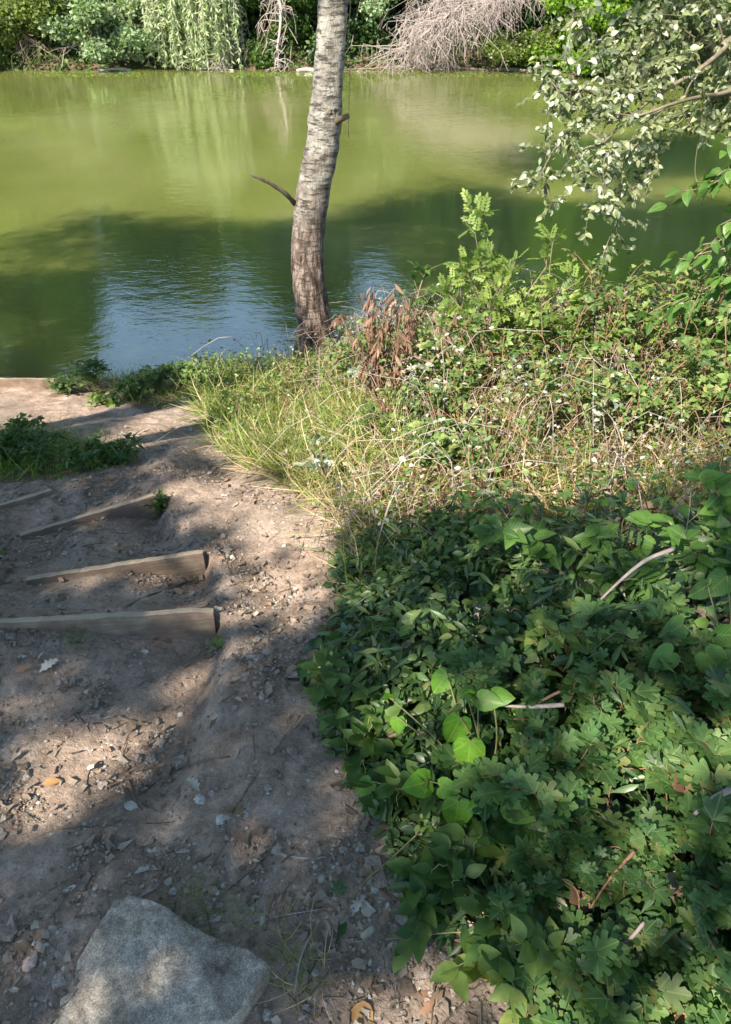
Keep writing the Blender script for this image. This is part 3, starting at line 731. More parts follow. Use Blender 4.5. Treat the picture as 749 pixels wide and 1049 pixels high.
pop = empty('poplar_tree', pb, 'leaning pale poplar trunk rising beside the water, whitish above and brown below', 'tree')
cl = smoothline(cp, 150); rl = np.interp(np.linspace(0, len(cp)-1, 150), np.arange(len(cp)), cr)
V, T = tube(cl, rl, 40, .09, 4)
tp = mk('trunk', V, T, M['poplar_bark'], pop)
# knot collar and its scar
kp = PY(333, 124, 5.65); 
def knot(c, R, nrm_, mat, par, name, dent=True):
    rs = 16; V = []; T = []
    nrm_ = nrm(np.array(nrm_, float)); X = nrm(np.cross(nrm_, UP)); Y = np.cross(nrm_, X)
    for i in range(9):
        r = i/8; bump = math.cos(r*math.pi/2)**.6*(.35 if not (dent and r < .25) else .12)
        for j in range(rs):
            a = j/rs*2*math.pi; k = R*r*(1+.15*math.sin(3*a+1)+.08*math.sin(7*a))
            V.append(np.array(c)+X*k*math.cos(a)+Y*k*1.15*math.sin(a)+nrm_*(bump*R))
    for i in range(8):
        for j in range(rs):
            a = i*rs+j; b = i*rs+(j+1) % rs; T += [(a, a+rs, b+rs), (a, b+rs, b)]
    return mk(name, V, T, mat, par)
fr = -np.array([0.05, 1, 0])
knot(PY(333, 122, 5.655), .085, (-.08, -1, .1), M['poplar_bark'], pop, 'knot')
knot(PY(337, 114, 5.63), .016, (.0, -1, .1), M['bark'], pop, 'knot')
st = smoothline([PY(302.5, 209, 5.6), PY(292, 198, 5.5), PY(275, 187, 5.44), PY(257, 179, 5.4)], 14)
V, T = tube(st, np.linspace(.019, .009, 14)*(1+.15*np.sin(np.arange(14)*2.1)), 9, .2, 6); tag(mk('branch_stub', V, T, M['bark'], pop), 'dark bare broken branch pointing left')
st = smoothline([PY(345, 124, 5.66), PY(351, 121, 5.62), PY(357, 119, 5.6)], 8)
V, T = tube(st, np.linspace(.024, .017, 8), 9, .2, 7); tag(mk('branch_stub', V, T, M['bark'], pop), 'short cut stub on the right of the knot')
c0 = cp[-1]
cs = [c0+np.array([0, 0, -.3]), c0+np.array([-1.2, .3, -1.6]), c0+np.array([1.1, .5, -1.8]), c0+np.array([.2, 1.2, -2.6])]
V, T = limbs(cp[-3], cp[-1], cs, [(1.2, 1.2, 1.2)]*4, .07, 4, 5); mk('limbs', V, T, M['pale_bark'], pop)
leaves_obj('crown', crown_leaves(cs, [(1.3, 1.3, 1.3)]*4, 7000, .08, False, OVLOW), M['white_poplar'], pop)
# thin line hanging from its crown
ln = smoothline([cp[-3]+np.array([.35, -.2, .3]), PY(359.5, 0, 5.6), PY(358.5, 60, 5.6), PY(357, 141, 5.6)], 24)
V, T = tube(ln, .0022, 5); tag(mk('fishing_line', V, T, M['twig']), 'thin dark line hanging straight down beside the poplar trunk over the water', 'line')

# ------------------------------------------------------------------ far bank
def BY(u, extra=0):      # a place on the far shore seen in column u
    y = 24.5
    for i in range(5):
        x = ray(u, 75)[0]/ray(u, 75)[1]*y; y = float(shore(np.array([x]))[0])+extra
    return np.array([x*1.0, y])
def shrub_far(name, u, w, h, mat, n, size, label, back=1.0, tpl=DIAM, low=.15, cat_='bush', bark='bark', lean=.8, group='bushes along the far bank', clump=.28):
    b = BY(u, back); z = float(H(b[:1], b[1:])[0]); m = w*.030*.5
    o = empty(name, (b[0], b[1], z), label, cat_, group)
    cs = []; rd = []
    for i in range(13):
        q = rng.random(); cs.append((b[0]+rng.uniform(-m, m)*1.15, b[1]+rng.uniform(-1.1, .5)-lean*(1-q)*rng.uniform(0, 1.3), WZ+low+h*(.08+.95*q))); k_ = rng.uniform(.5, 1.2); rd.append((m*.34*k_+.12, .45*k_, h*.16*k_))
    V, T = limbs((b[0], b[1], z), (b[0], b[1]-lean*.5, z+h*.7), cs, rd, .07, 3, abs(int(u))); mk('stems', V, T, M[bark], o)
    d = crown_leaves(cs, rd, n*.42, size, False, tpl, clump*.8, 14)
    d[0][:, 2] = np.maximum(d[0][:, 2], WZ+.02+.05*rng.random())
    leaves_obj('foliage', d, M[mat], o)
    return o
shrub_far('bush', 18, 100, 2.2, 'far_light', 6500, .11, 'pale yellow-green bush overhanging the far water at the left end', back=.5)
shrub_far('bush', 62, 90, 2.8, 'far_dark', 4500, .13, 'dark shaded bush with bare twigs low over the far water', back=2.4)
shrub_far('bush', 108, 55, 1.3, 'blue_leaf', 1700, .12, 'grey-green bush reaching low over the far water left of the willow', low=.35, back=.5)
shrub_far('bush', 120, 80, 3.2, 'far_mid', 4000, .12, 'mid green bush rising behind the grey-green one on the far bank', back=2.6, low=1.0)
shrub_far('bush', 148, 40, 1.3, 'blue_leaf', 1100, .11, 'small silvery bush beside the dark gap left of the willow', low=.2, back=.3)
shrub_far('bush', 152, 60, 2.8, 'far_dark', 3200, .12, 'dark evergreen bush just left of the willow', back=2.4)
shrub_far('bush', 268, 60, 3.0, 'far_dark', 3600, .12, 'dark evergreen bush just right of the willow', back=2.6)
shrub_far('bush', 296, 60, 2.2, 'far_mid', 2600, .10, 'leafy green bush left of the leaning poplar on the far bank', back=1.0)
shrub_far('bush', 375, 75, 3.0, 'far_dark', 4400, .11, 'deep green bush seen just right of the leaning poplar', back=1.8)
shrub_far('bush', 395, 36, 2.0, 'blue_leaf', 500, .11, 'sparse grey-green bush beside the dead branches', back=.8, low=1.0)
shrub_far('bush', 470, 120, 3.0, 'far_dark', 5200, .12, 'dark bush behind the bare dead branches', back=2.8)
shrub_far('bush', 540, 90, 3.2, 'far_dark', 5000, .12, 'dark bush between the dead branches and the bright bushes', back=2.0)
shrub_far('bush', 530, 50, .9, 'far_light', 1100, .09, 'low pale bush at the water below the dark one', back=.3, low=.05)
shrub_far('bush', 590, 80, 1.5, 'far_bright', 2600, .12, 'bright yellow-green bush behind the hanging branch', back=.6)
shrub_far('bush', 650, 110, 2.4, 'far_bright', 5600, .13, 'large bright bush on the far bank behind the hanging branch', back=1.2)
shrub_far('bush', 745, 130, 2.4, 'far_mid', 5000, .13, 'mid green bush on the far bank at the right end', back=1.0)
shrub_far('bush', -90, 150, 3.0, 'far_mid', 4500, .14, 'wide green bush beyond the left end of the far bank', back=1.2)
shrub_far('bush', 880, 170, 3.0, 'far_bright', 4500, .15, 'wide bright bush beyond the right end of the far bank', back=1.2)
# willow curtains reaching the water
def willow(u, w, h, label, n=150):
    b = BY(u, .8); z = float(H(b[:1], b[1:])[0]); o = empty('willow_tree', (b[0], b[1], z), label, 'tree', 'willows on the far bank')
    parts = [tube(smoothline([(b[0], b[1], z-.3), (b[0]+.2, b[1]-.3, z+h*.5), (b[0], b[1]-.6, z+h)], 10), np.linspace(.16, .06, 10), 8, .1, 3)]
    P = []; D = []; m = w*.030*.5
    for i in range(n):
        x = b[0]+rng.uniform(-m, m); y = b[1]+rng.uniform(-1.7, .2); z1 = rng.uniform(.4, h); z0 = WZ+rng.choice([rng.uniform(.0, .25), rng.uniform(.2, 1.2)])
        sw = rng.uniform(-.4, .4); pts = smoothline([(x, y+.5, z1), (x+sw*.3, y, z1-.2*(z1-z0)), (x+sw, y-.2, (z1+z0)/2), (x+sw*1.2, y-.15, z0)], 12)
        parts.append(tube(pts, np.linspace(.012, .004, 12), 3, cap=False))
        k = int(34*(z1-z0)); s = rng.random(k)**.9; q = np.stack([np.interp(s, np.linspace(0, 1, 12), pts[:, c]) for c in range(3)], 1)
        P.append(q); dd = rdir(k, -1, -.3); D.append(dd)
    P = np.concatenate(P); D = np.concatenate(D); P[:, 2] = np.maximum(P[:, 2], WZ+.12)
    V, T = merge(parts); mk('trunk', V, T, M['pale_bark'], o)
    leaves_obj('crown', inst(LANCE, P, D, rdir(len(P)), rng.uniform(.12, .2, len(P))), M['willow'], o)
willow(190, 44, 2.6, 'pale willow whose leafy curtain trails in the far water, left one')
willow(232, 40, 2.3, 'pale willow with bare stems at its foot, beside the dark gap', 110)
willow(212, 40, 3.2, 'taller willow rising behind the two trailing ones', 90)
# pale drooping stem left of the poplar and dead brush
def deadbrush(name, pts, label, spread, n, mat, rr=.02, group=None, sub=4):
    pts = np.array(pts, float); o = empty(name, (pts[0][0], pts[0][1], float(H(pts[0][:1], pts[0][1:2])[0])), label, 'dead branches', group)
    parts = [tube(smoothline(pts, 16), np.linspace(rr*2.2, rr*.7, 16), 6, .1, 2)]
    main = smoothline(pts, 40)
    for i in range(n):
        s = main[rng.integers(6, 40)]; d = np.array([rng.normal(-.15, spread), rng.normal(-.1, spread*.7), -rng.uniform(-.15, 1.1)*spread])
        e = s+d; e[2] = max(e[2], WZ+.03); mid = (s+e)/2+np.array([0, 0, .06])+rng.normal(0, .12, 3)
        l = smoothline([s, mid, e], 7); parts.append(tube(l, np.linspace(rr*.42, rr*.18, 7), 4, cap=False))
        for j in range(sub):
            q = l[rng.integers(2, 7)]; e2 = q+rng.normal(0, .16, 3)+np.array([0, 0, -.22]); e2[2] = max(e2[2], WZ+.02)
            parts.append(tube(smoothline([q, (q+e2)/2+rng.normal(0, .03, 3), e2], 4), [rr*.3, rr*.28, rr*.25, rr*.2], 3, cap=False))
    V, T = merge(parts); mk('branches', V, T, M[mat], o); return o
b = BY(545, 1.2); e = BY(420, -1.2)
deadbrush('dead_branches', [(b[0], b[1], .8), (BY(500)[0], b[1]-.6, 1.0), (BY(460)[0], b[1]-1.6, .5), (e[0], e[1], -.35)], 'bleached twiggy dead branches drooping into the far water', .85, 120, 'dead_twig', .024, sub=6)
b = BY(520, .6); e = BY(445, -1.0)
deadbrush('dead_branches', [(b[0], b[1], .9), (BY(485)[0], b[1]-.8, .55), (e[0], e[1], -.2), (BY(430)[0], e[1]+.2, -.8)], 'middle mass of tangled grey-pink dead twigs hanging to the far water', .7, 90, 'dead_twig', .022, sub=6)
b = BY(440, .8)
deadbrush('dead_branches', [(b[0]+1.2, b[1], 1.1), (b[0]+.3, b[1]-.8, .8), (b[0]-.5, b[1]-1.2, .1)], 'left fringe of pale dead twigs beside the dark bush across the river', .6, 80, 'dead_twig', .018, sub=6)
b = BY(570, 1.0); deadbrush('dead_branches', [(b[0], b[1], 1.2), (BY(520)[0], b[1]-.7, .95), (BY(490)[0], b[1]-1.6, .7)], 'upper spray of pinkish bare twigs above the bleached branches', .7, 90, 'dead_twig', .018)
b = BY(40, .8); deadbrush('dead_branches', [(b[0]-.8, b[1], .1), (b[0], b[1]-.6, -.2), (b[0]+.8, b[1]-1.0, -.6)], 'low purplish bare twigs under the pale bush at the far left', .4, 50, 'twig', .02)
b = BY(330, .8); deadbrush('dead_branches', [(BY(280)[0], b[1], .9), (BY(292)[0], b[1]-.9, .4), (BY(284)[0], b[1]-1.2, -.9)], 'pale curved bare stem arching down left of the poplar on the far bank', .3, 26, 'dead_twig', .03)
b = BY(132, 1.2); deadbrush('dead_branches', [(b[0]+.5, b[1], .8), (b[0], b[1]-.9, .2), (b[0]-.9, b[1]-1.3, -.5)], 'pale crooked limb hanging between the grey-green bush and the willow', .35, 30, 'dead_twig', .03)
b = BY(240, .2); deadbrush('dead_branches', [(b[0]+.4, b[1], -.2), (b[0], b[1]-.5, -.5), (b[0]-.5, b[1]-.9, -.9)], 'tangle of bare stems at the foot of the willow', .3, 30, 'dead_twig', .02)
# floating debris, log and stones at the far waterline
def log(u0, u1, dy, r, label, mat='pale_bark'):
    a = BY(u0, -.6+dy); c = BY(u1, -.6+dy); l = smoothline([(a[0], a[1], WZ+.02), ((a[0]+c[0])/2, (a[1]+c[1])/2+.05, WZ+.05), (c[0], c[1], WZ+.01)], 10)
    V, T = tube(l, r*np.linspace(.8, 1, 10), 8, .15, 4); tag(mk('driftwood', V, T, M[mat]), label, 'driftwood', 'driftwood at the far waterline')
log(304, 326, .1, .06, 'pale log lying at the far waterline just left of the poplar trunk')
log(205, 240, -.1, .03, 'thin yellowish stick floating at the foot of the willow')
log(100, 135, -.1, .03, 'thin pale stick floating below the grey-green bush')
log(430, 500, 0, .04, 'long brown stick lying in the water below the dead branches', 'bark')
log(505, 545, .1, .06, 'brown log at the far waterline right of the dead branches', 'bark')
V, T, L = inst(ROUND, np.stack([np.r_[rng.uniform(-4, -1, 160), rng.uniform(-9, -6, 120), rng.uniform(1, 6, 160)], np.r_[rng.uniform(22.9, 23.7, 440)], np.full(440, WZ+.012)], 1), rdir(440, -.02, .02), rdir(440, .97, 1), rng.uniform(.05, .13, 440))
tag(mk('floating_leaves', V, T, M['far_light'], None, {'lf': L}), 'scum of yellowish leaves floating along the far shore', 'floating leaves', kind='stuff')
# tall trees behind, mirrored in the water
tt = [(-40, 12.5, 'far_light', 2.6), (45, 8.3, 'far_mid', 1.9), (120, 7.4, 'far_dark', 2.2), (250, 7.4, 'far_mid', 2.0), (330, 8.3, 'far_dark', 2.4), (430, 8.4, 'far_mid', 2.6),
      (520, 11.5, 'far_dark', 2.8), (620, 11, 'far_bright', 2.8), (720, 12, 'far_mid', 3.0), (850, 12, 'far_dark', 3.0), (-150, 12, 'far_mid', 3.0), (185, 7.7, 'far_light', 1.6), (990, 12, 'far_mid', 3.2), (-270, 12, 'far_dark', 3.2)]
tl = ['tall yellow-green tree at the left of the far bank', 'slimmer green tree behind the shaded bush', 'low dark tree left of the willow', 'small green tree right of the willow', 'dark tree behind the poplar trunk',
      'tall green tree behind the dead branches', 'tallest dark tree right of the dead branches', 'bright tall tree behind the hanging branch', 'big green tree at the right of the far bank', 'dark tree beyond the right end',
      'green tree beyond the left end', 'small pale tree above the willow', 'outermost green tree on the right', 'outermost dark tree on the left']
for i, ((u, h, mt, r), lb) in enumerate(zip(tt, tl)):
    b = BY(u, rng.uniform(3.2, 5)); cs = []; rd = []
    for j in range(6):
        f = (j+.5)/6; q = r*(1.0-.6*abs(f-.45)); cs.append((b[0]+rng.uniform(-.5, .5)*r, b[1]+rng.uniform(-.4, .4)*r-.5, .6+(h-1.4)*f)); rd.append((q*.75, q*.75, h*.13))
    tree('far_tree', b, (b[0], b[1], h*.85), cs, rd, 9000, .22, .2, M[mt], M['bark'], lb+', across the river', group='trees across the river', clump=.7, per=20, k=4, seed=40+i)
# shaded undergrowth behind the bushes
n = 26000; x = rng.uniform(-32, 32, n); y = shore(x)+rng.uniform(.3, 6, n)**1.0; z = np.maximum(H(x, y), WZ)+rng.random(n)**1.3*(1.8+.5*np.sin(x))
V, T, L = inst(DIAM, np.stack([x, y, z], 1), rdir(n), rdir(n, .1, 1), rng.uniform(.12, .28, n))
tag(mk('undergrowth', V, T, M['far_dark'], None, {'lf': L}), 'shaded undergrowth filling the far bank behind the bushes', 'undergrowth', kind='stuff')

n = 12000; x = rng.uniform(-16, 16, n); y = shore(x)+rng.uniform(-.35, 1.3, n); z = np.maximum(H(x, y), WZ)+.03+rng.random(n)**1.6*.8*(vn(x*1.3, y*.5, 31)+.2)
V, T, L = inst(DIAM, np.stack([x, y, z], 1), rdir(n, -.8, .5), rdir(n, .1, 1), rng.uniform(.07, .16, n))
tag(mk('undergrowth', V, T, M['far_mid'], None, {'lf': L}), 'low weeds and trailing leaves along the far waterline', 'undergrowth', kind='stuff')

# ------------------------------------------------------------------ right-hand white poplar with its hanging branch
wpb = (3.6, 4.6); wz = float(H(np.array([3.6]), np.array([4.6]))[0])
wp = empty('white_poplar_tree', (3.6, 4.6, wz), 'white poplar on the right whose pale leafy branch hangs over the water', 'tree')
trk = smoothline([(3.6, 4.6, wz-.3), (3.5, 4.5, 1.2), (3.3, 4.5, 3.0), (3.6, 4.8, 5.5), (3.5, 5.0, 8.0)], 24)
V, T = tube(trk, np.linspace(.17, .05, 24), 14, .07, 3); mk('trunk', V, T, M['pale_bark'], wp)
YB = 4.1
main = [(3.42, 4.5, 1.9), (2.6, 4.3, 1.65), PY(760, 34, YB+.1), PY(743, 49, YB+.05), PY(719, 69, YB), PY(667, 102, YB-.05), PY(640, 125, YB-.1), PY(618, 147, YB-.15), PY(606, 168, YB-.2)]
second = [(3.42, 4.5, 1.7), (2.5, 4.2, 1.3), PY(755, 91, YB), PY(722, 98, YB-.1), PY(690, 106, YB-.2), PY(655, 118, YB-.2), PY(630, 116, YB-.2)]
sprays = [  # twigs carrying leaves: (picture points, depth, leaf count)
    ([(640, 125), (600, 110), (575, 95), (560, 75), (553, 58)], 4.0, 130), ([(600, 112), (585, 75), (580, 60)], 4.0, 70), ([(618, 145), (590, 130), (570, 150), (556, 175), (545, 198)], 3.95, 120),
    ([(556, 175), (562, 198), (566, 212)], 3.95, 26), ([(640, 122), (625, 95), (618, 70), (610, 45)], 4.1, 90), ([(606, 168), (596, 178), (592, 190)], 3.9, 40),
    ([(618, 147), (630, 170), (636, 195), (632, 225), (622, 250), (617, 264)], 3.9, 150), ([(636, 195), (652, 190), (664, 172), (670, 155)], 3.95, 70), ([(632, 215), (610, 212), (602, 214)], 3.85, 30),
    ([(667, 102), (676, 125), (676, 150), (668, 170)], 4.0, 110), ([(630, 150), (605, 150), (590, 158)], 3.9, 50), ([(630, 160), (650, 150), (662, 135)], 3.9, 60), ([(622, 152), (618, 175), (622, 200)], 3.85, 60),
    ([(719, 69), (700, 45), (680, 25), (660, 12)], 4.2, 120), ([(719, 69), (705, 90), (700, 110), (705, 128)], 4.0, 60), ([(743, 49), (735, 20), (720, -10)], 4.2, 110), ([(700, 60), (672, 62), (650, 75)], 4.1, 110),
    ([(735, 55), (700, 30), (672, 5), (660, -20)], 4.3, 120), ([(740, 90), (745, 70), (748, 40)], 4.2, 80), ([(725, 98), (728, 112), (722, 126)], 4.0, 40), ([(690, 106), (670, 118), (660, 135)], 3.9, 50),
    ([(650, 115), (622, 120), (600, 122), (578, 128)], 4.0, 90), ([(612, 98), (592, 92), (572, 100), (562, 120), (560, 140)], 4.05, 90), ([(760, 34), (730, 5), (700, -20)], 4.3, 120), ([(690, 86), (660, 88), (640, 100)], 4.0, 90),
    ([(760, 60), (735, 80), (720, 60), (712, 20)], 4.4, 200), ([(755, 10), (730, 30), (705, 25), (690, 0)], 4.5, 200), ([(745, 115), (735, 90), (700, 75)], 4.4, 130), ([(770, 100), (755, 120), (738, 128)], 4.2, 80), ([(610, 45), (598, 25), (585, 8)], 4.1, 60), ([(700, 30), (668, 45), (645, 50), (630, 62)], 4.3, 150), ([(740, 20), (725, 45), (730, 75)], 4.5, 200), ([(700, 0), (690, 30), (680, 60)], 4.5, 160), ([(760, 70), (740, 100), (715, 115)], 4.3, 130), ([(660, 20), (640, 20), (620, 35)], 4.4, 120), ([(650, 60), (640, 85), (655, 100)], 4.2, 100)]
parts = [tube(smoothline(main, 40), np.r_[np.linspace(.030, .013, 14), np.linspace(.0125, .004, 26)], 8, .06, 1), tube(smoothline(second, 30), np.linspace(.016, .003, 30), 6)]
P = []; D = []; 
for pts, y, k in sprays:
    l = smoothline([PY(u, v, y+rng.uniform(-.05, .05)) for u, v in pts], 20); parts.append(tube(l, np.linspace(.006, .002, 20), 4, cap=False))
    k = int(k*(2.3 if y >= 4.2 else 1.55)); nt_ = max(2, k//11); 
    for j in range(nt_):
        s = l[rng.integers(2, 20)]; e = s+rng.normal(0, .07, 3)+np.array([0, 0, -.03]); parts.append(tube(np.array([s, (s+e)/2+rng.normal(0, .01, 3), e]), [.002, .0018, .0012], 3, cap=False))
        q = s+(e-s)*rng.random((11, 1)); P.append(q); dd = nrm(e-s)*.6+rdir(11, -.9, .4); D.append(dd)
V, T = merge(parts); mk('branch', V, T, M['limb_bark'], wp)
P = np.concatenate(P); D = np.concatenate(D)
leaves_obj('foliage', inst(OVATE, P, D, nrm(np.array([-.3, -.5, .5])+rdir(len(P))*.9), rng.uniform(.024, .046, len(P))), M['white_poplar'], wp)
q = rng.random(len(P)) < np.where(P[:, 0] < 1.25, .35, .10)
leaves_obj('pale_leaves', inst(OVATE, P[q]+rng.normal(0, .02, (q.sum(), 3)), D[q], nrm(np.array([-.3, -.5, .5])+rdir(q.sum())*.7), rng.uniform(.025, .045, q.sum())), M['silver'], wp)
cs = [(3.4, 4.8, 7.5), (3.2, 5.6, 5.6), (4.4, 4.4, 5.8), (3.9, 5.6, 3.6), (3.6, 4.5, 2.6)]
leaves_obj('crown', crown_leaves(cs, [(1.4, 1.4, 1.3), (1.2, 1.2, 1.1), (1.2, 1.2, 1.2), (.9, .9, .9), (.8, .9, .6)], 7000, .08, False, OVLOW), M['white_poplar'], wp)
# thin tendril hanging from it
V, T = tube(smoothline([PY(722, 98, 4.0), PY(716, 140, 4.0), PY(712, 175, 4.02), PY(716, 192, 4.0), PY(719, 210, 4.0)], 16), .0025, 4)
tag(mk('vine_tendril', V, T, M['stem']), 'thin yellowish tendril dangling below the poplar branch', 'tendril')

# ------------------------------------------------------------------ generic leafy plant
def plant(name, base, h, spread, nst, tpl, mat, size, per, label, cat_='plant', group=None, stem='stem', droop=.5, twig=0, r0=.005, ln=None, upl=.6, leafz=(.2, 1), lean=(0, 0), leafname='foliage', rnd=None):
    base = np.array(base, float)
    if len(base) == 2: base = np.array([base[0], base[1], float(H(base[:1], base[1:2])[0])])
    o = empty(name, base, label, cat_, group); parts = []; P = []; D = []
    for i in range(nst):
        a = rng.uniform(0, 2*math.pi); rr = spread*rng.uniform(.3, 1); hh = h*rng.uniform(.65, 1)
        dx = np.array([math.cos(a), math.sin(a), 0])
        b0 = base+dx*rng.uniform(0, .12*spread+.01)
        l = smoothline([b0-UP*.02, b0+dx*rr*.25+UP*hh*.55, b0+dx*rr*.65+UP*hh*(1.0)+np.array([*lean, 0])*hh*.6, b0+dx*rr*1.15+UP*hh*(1.0-droop*.5)+np.array([*lean, 0])*hh], 16)
        l = l+rng.normal(0, size*.06, l.shape)
        parts.append(tube(l, np.linspace(r0, r0*.35, 16), 5, cap=False)); lines = [l]
        for t in range(twig):
            s = l[rng.integers(5, 15)]; e = s+(rdir(1, -.1, .8)[0])*h*rng.uniform(.15, .35); m = smoothline([s, (s+e)/2+UP*.02, e], 8)
            parts.append(tube(m, np.linspace(r0*.5, r0*.25, 8), 4, cap=False)); lines.append(m)
        for l_ in lines:
            k = max(3, int(per*(1 if l_ is l else .5))); s = rng.uniform(leafz[0], leafz[1], k) if l_ is l else rng.uniform(.1, 1, k)
            ii = s*(len(l_)-1); q = np.stack([np.interp(ii, np.arange(len(l_)), l_[:, c]) for c in range(3)], 1)
            tg = nrm(l_[-1]-l_[0]); dd = nrm(rdir(k, -.5, .5)+tg*.5); P.append(q+dd*r0); D.append(dd)
    P = np.concatenate(P); D = np.concatenate(D); n = len(P)
    V, T = merge(parts); mk('stems', V, T, M[stem], o)
    N = nrm(UP*upl*2+rdir(n))
    leaves_obj(leafname, inst(tpl, P, D, N, size*rng.uniform(.6, 1.25, n), rnd), M[mat], o)
    return o
def zone_pts(n, xlo, xhi, ylo, yhi, mask):
    out = []; got = 0
    while got < n:
        x = rng.uniform(xlo, xhi, n*3); y = rng.uniform(ylo, yhi, n*3); k = mask(x, y); k = rng.random(n*3) < k
        out.append(np.stack([x[k], y[k]], 1)); got += k.sum()
        if not k.any(): break
    return np.concatenate(out)[:n]

# ------------------------------------------------------------------ grasses (uncountable)
def grass(name, pts, lo, hi, mat, label, tpl=BLADE, up=1.0, base_h=None, lean=(0, 0)):
    n = len(pts); z = H(pts[:, 0], pts[:, 1]); 
    if base_h is not None: z = z+base_h
    D = nrm(rdir(n, -.2, .6)+np.array([lean[0], lean[1], up]))
    V, T, L = inst(tpl, np.c_[pts, z-.01], D, rdir(n, -.4, .4), rng.uniform(lo, hi, n))
    return tag(mk(name, V, T, M[mat], None, {'lf': L}), label, 'grass', kind='stuff')
GZ = gpoly([(190, 372), (186, 405), (228, 475), (300, 505), (330, 520), (400, 470), (360, 400), (300, 350), (240, 355)])
gm = lambda x, y: inside(GZ, x, y)*sst(-.02, .15, inner(x, y))*(.25+.75*(vn(x*6, y*6, 3) > .4))
grass('grass', zone_pts(15000, -1.3, .6, 2.8, 6, gm), .07, .24, 'grass', 'lush arching green grass between the path and the poplar', BLADE2, .9, lean=(-.3, -.2))
grass('dry_grass', zone_pts(3200, -1.3, .6, 2.8, 6, gm), .08, .30, 'dry', 'straw stems standing among the green grass by the poplar', BLADE2, 1.2, lean=(-.2, -.1))
band = lambda x, y: (inner(x, y) > .03)*sst(1.65, 2.0, y)*(1-sst(4.6, 5.2, y))*(.15+.85*(vn(x*5, y*5, 8) > .42))
grass('dry_grass', zone_pts(19000, -.6, 3.4, 1.6, 5.2, band), .08, .30, 'dry', 'tangle of dry straw-coloured grass under the brambles', BLADE2, .5)
grass('grass', zone_pts(12000, -.6, 3.4, 1.6, 5.2, band), .08, .28, 'grass', 'green grass growing through the straw under the brambles', BLADE2, .9)
edgez = lambda x, y: (inner(x, y) > -.5)*(inner(x, y) < .16)*(y > 1.9)*(vn(x*7, y*7, 18) > .45)
grass('dry_grass', zone_pts(1600, -1.2, .4, 1.9, 4.6, edgez), .04, .12, 'dry', 'short dry tufts lining the right edge of the path', BLADE2, .3)
grass('grass', zone_pts(1100, -1.2, .4, 1.9, 4.6, edgez), .03, .11, 'grass', 'short green tufts lining the right edge of the path', BLADE2, .8)

# ------------------------------------------------------------------ the bramble bank
def gp(u, v): return G(u, v)[:2]
br = [(372, 400, .55, .35, 'bramble hummock right behind the poplar foot'), (415, 405, .5, .35, 'bramble with grey-green leaves under the withered plant'), (450, 430, .48, .35, 'bramble in the middle of the bank below the tall shrub'),
      (505, 410, .62, .4, 'bramble at the foot of the tall yellow-green shrub'), (552, 405, .62, .4, 'bramble bush right of the tall shrub'), (600, 400, .60, .42, 'bramble bush with pale trifoliate leaves facing the open water'),
      (650, 400, .62, .42, 'bramble bush below the tip of the hanging poplar branch'), (700, 405, .68, .45, 'tall bramble bush with long canes near the right border'), (755, 400, .8, .5, 'bramble thicket at the right border under the dark leaves'),
      (560, 450, .35, .3, 'low bramble in the dry grass of the mid bank'), (660, 455, .38, .35, 'low dark bramble in the shaded hollow on the right'), (735, 460, .45, .35, 'bramble beside the shaded hollow at the right border'), (480, 480, .25, .25, 'small bramble sprouting from the straw'), (400, 450, .30, .25, 'small bramble among white leaves in the mid bank'),
      (330, 372, .32, .25, 'low bramble around the base of the poplar'), (830, 430, .8, .5, 'bramble thicket beyond the right border')]
for (u, v, h, s, lab) in br:
    plant('bramble_bush', gp(u, v), h*(rng.uniform(.5, .72) if u < 480 else rng.uniform(.6, .85) if u < 560 else rng.uniform(.75, 1.15)), s, 14 if u < 560 else 18, TRIF, 'bramble', rng.uniform(.040, .056), 15, lab, 'bramble', 'brambles on the bank', 'redstem', .9, 2, .004)
# tall shrub with yellow-green pinnate sprays
b = gp(505, 402)
def tall_shrub(b, tips, label, tpl, mat, size, name='tall_shrub', r0=.009, per=30, group=None):
    z = float(H(b[:1], b[1:2])[0]); b = np.array([b[0], b[1], z]); o = empty(name, b, label, 'shrub', group); parts = []; P = []; D = []
    for t in tips:
        t = np.array(t); mid = b*.45+t*.55+rng.normal(0, .05, 3)+UP*.03; l = smoothline([b-UP*.02, mid, t], 20); parts.append(tube(l, np.linspace(r0, .002, 20), 5, cap=False))
        L_ = np.linalg.norm(t-b)
        P.append(l[[16, 17, 18, 19, 19]]); D.append(nrm(nrm(t-b)*.8+rdir(5)*.7))
        for j in range(int(9*L_+3)):
            i = rng.integers(6, 20); s = l[i]; e = s+nrm(nrm(t-b)*.7+rdir(1, -.2, .6)[0])*rng.uniform(.04, .13)
            m = smoothline([s, (s+e)/2, e], 5); parts.append(tube(m, [.0022, .002, .0018, .0015, .001], 3, cap=False))
            k = rng.integers(3, 6); q = m[0]+(m[-1]-m[0])*rng.uniform(.2, 1, (k, 1)); P.append(q); D.append(nrm(nrm(e-s)*.9+rdir(k)*.8))
    P = np.concatenate(P); D = np.concatenate(D); V, T = merge(parts); mk('stems', V, T, M['twig'], o)
    leaves_obj('foliage', inst(tpl, P, D, nrm(UP+rdir(len(P))*.8), size*rng.uniform(.6, 1.2, len(P))), M[mat], o); return o
yb = b[1]
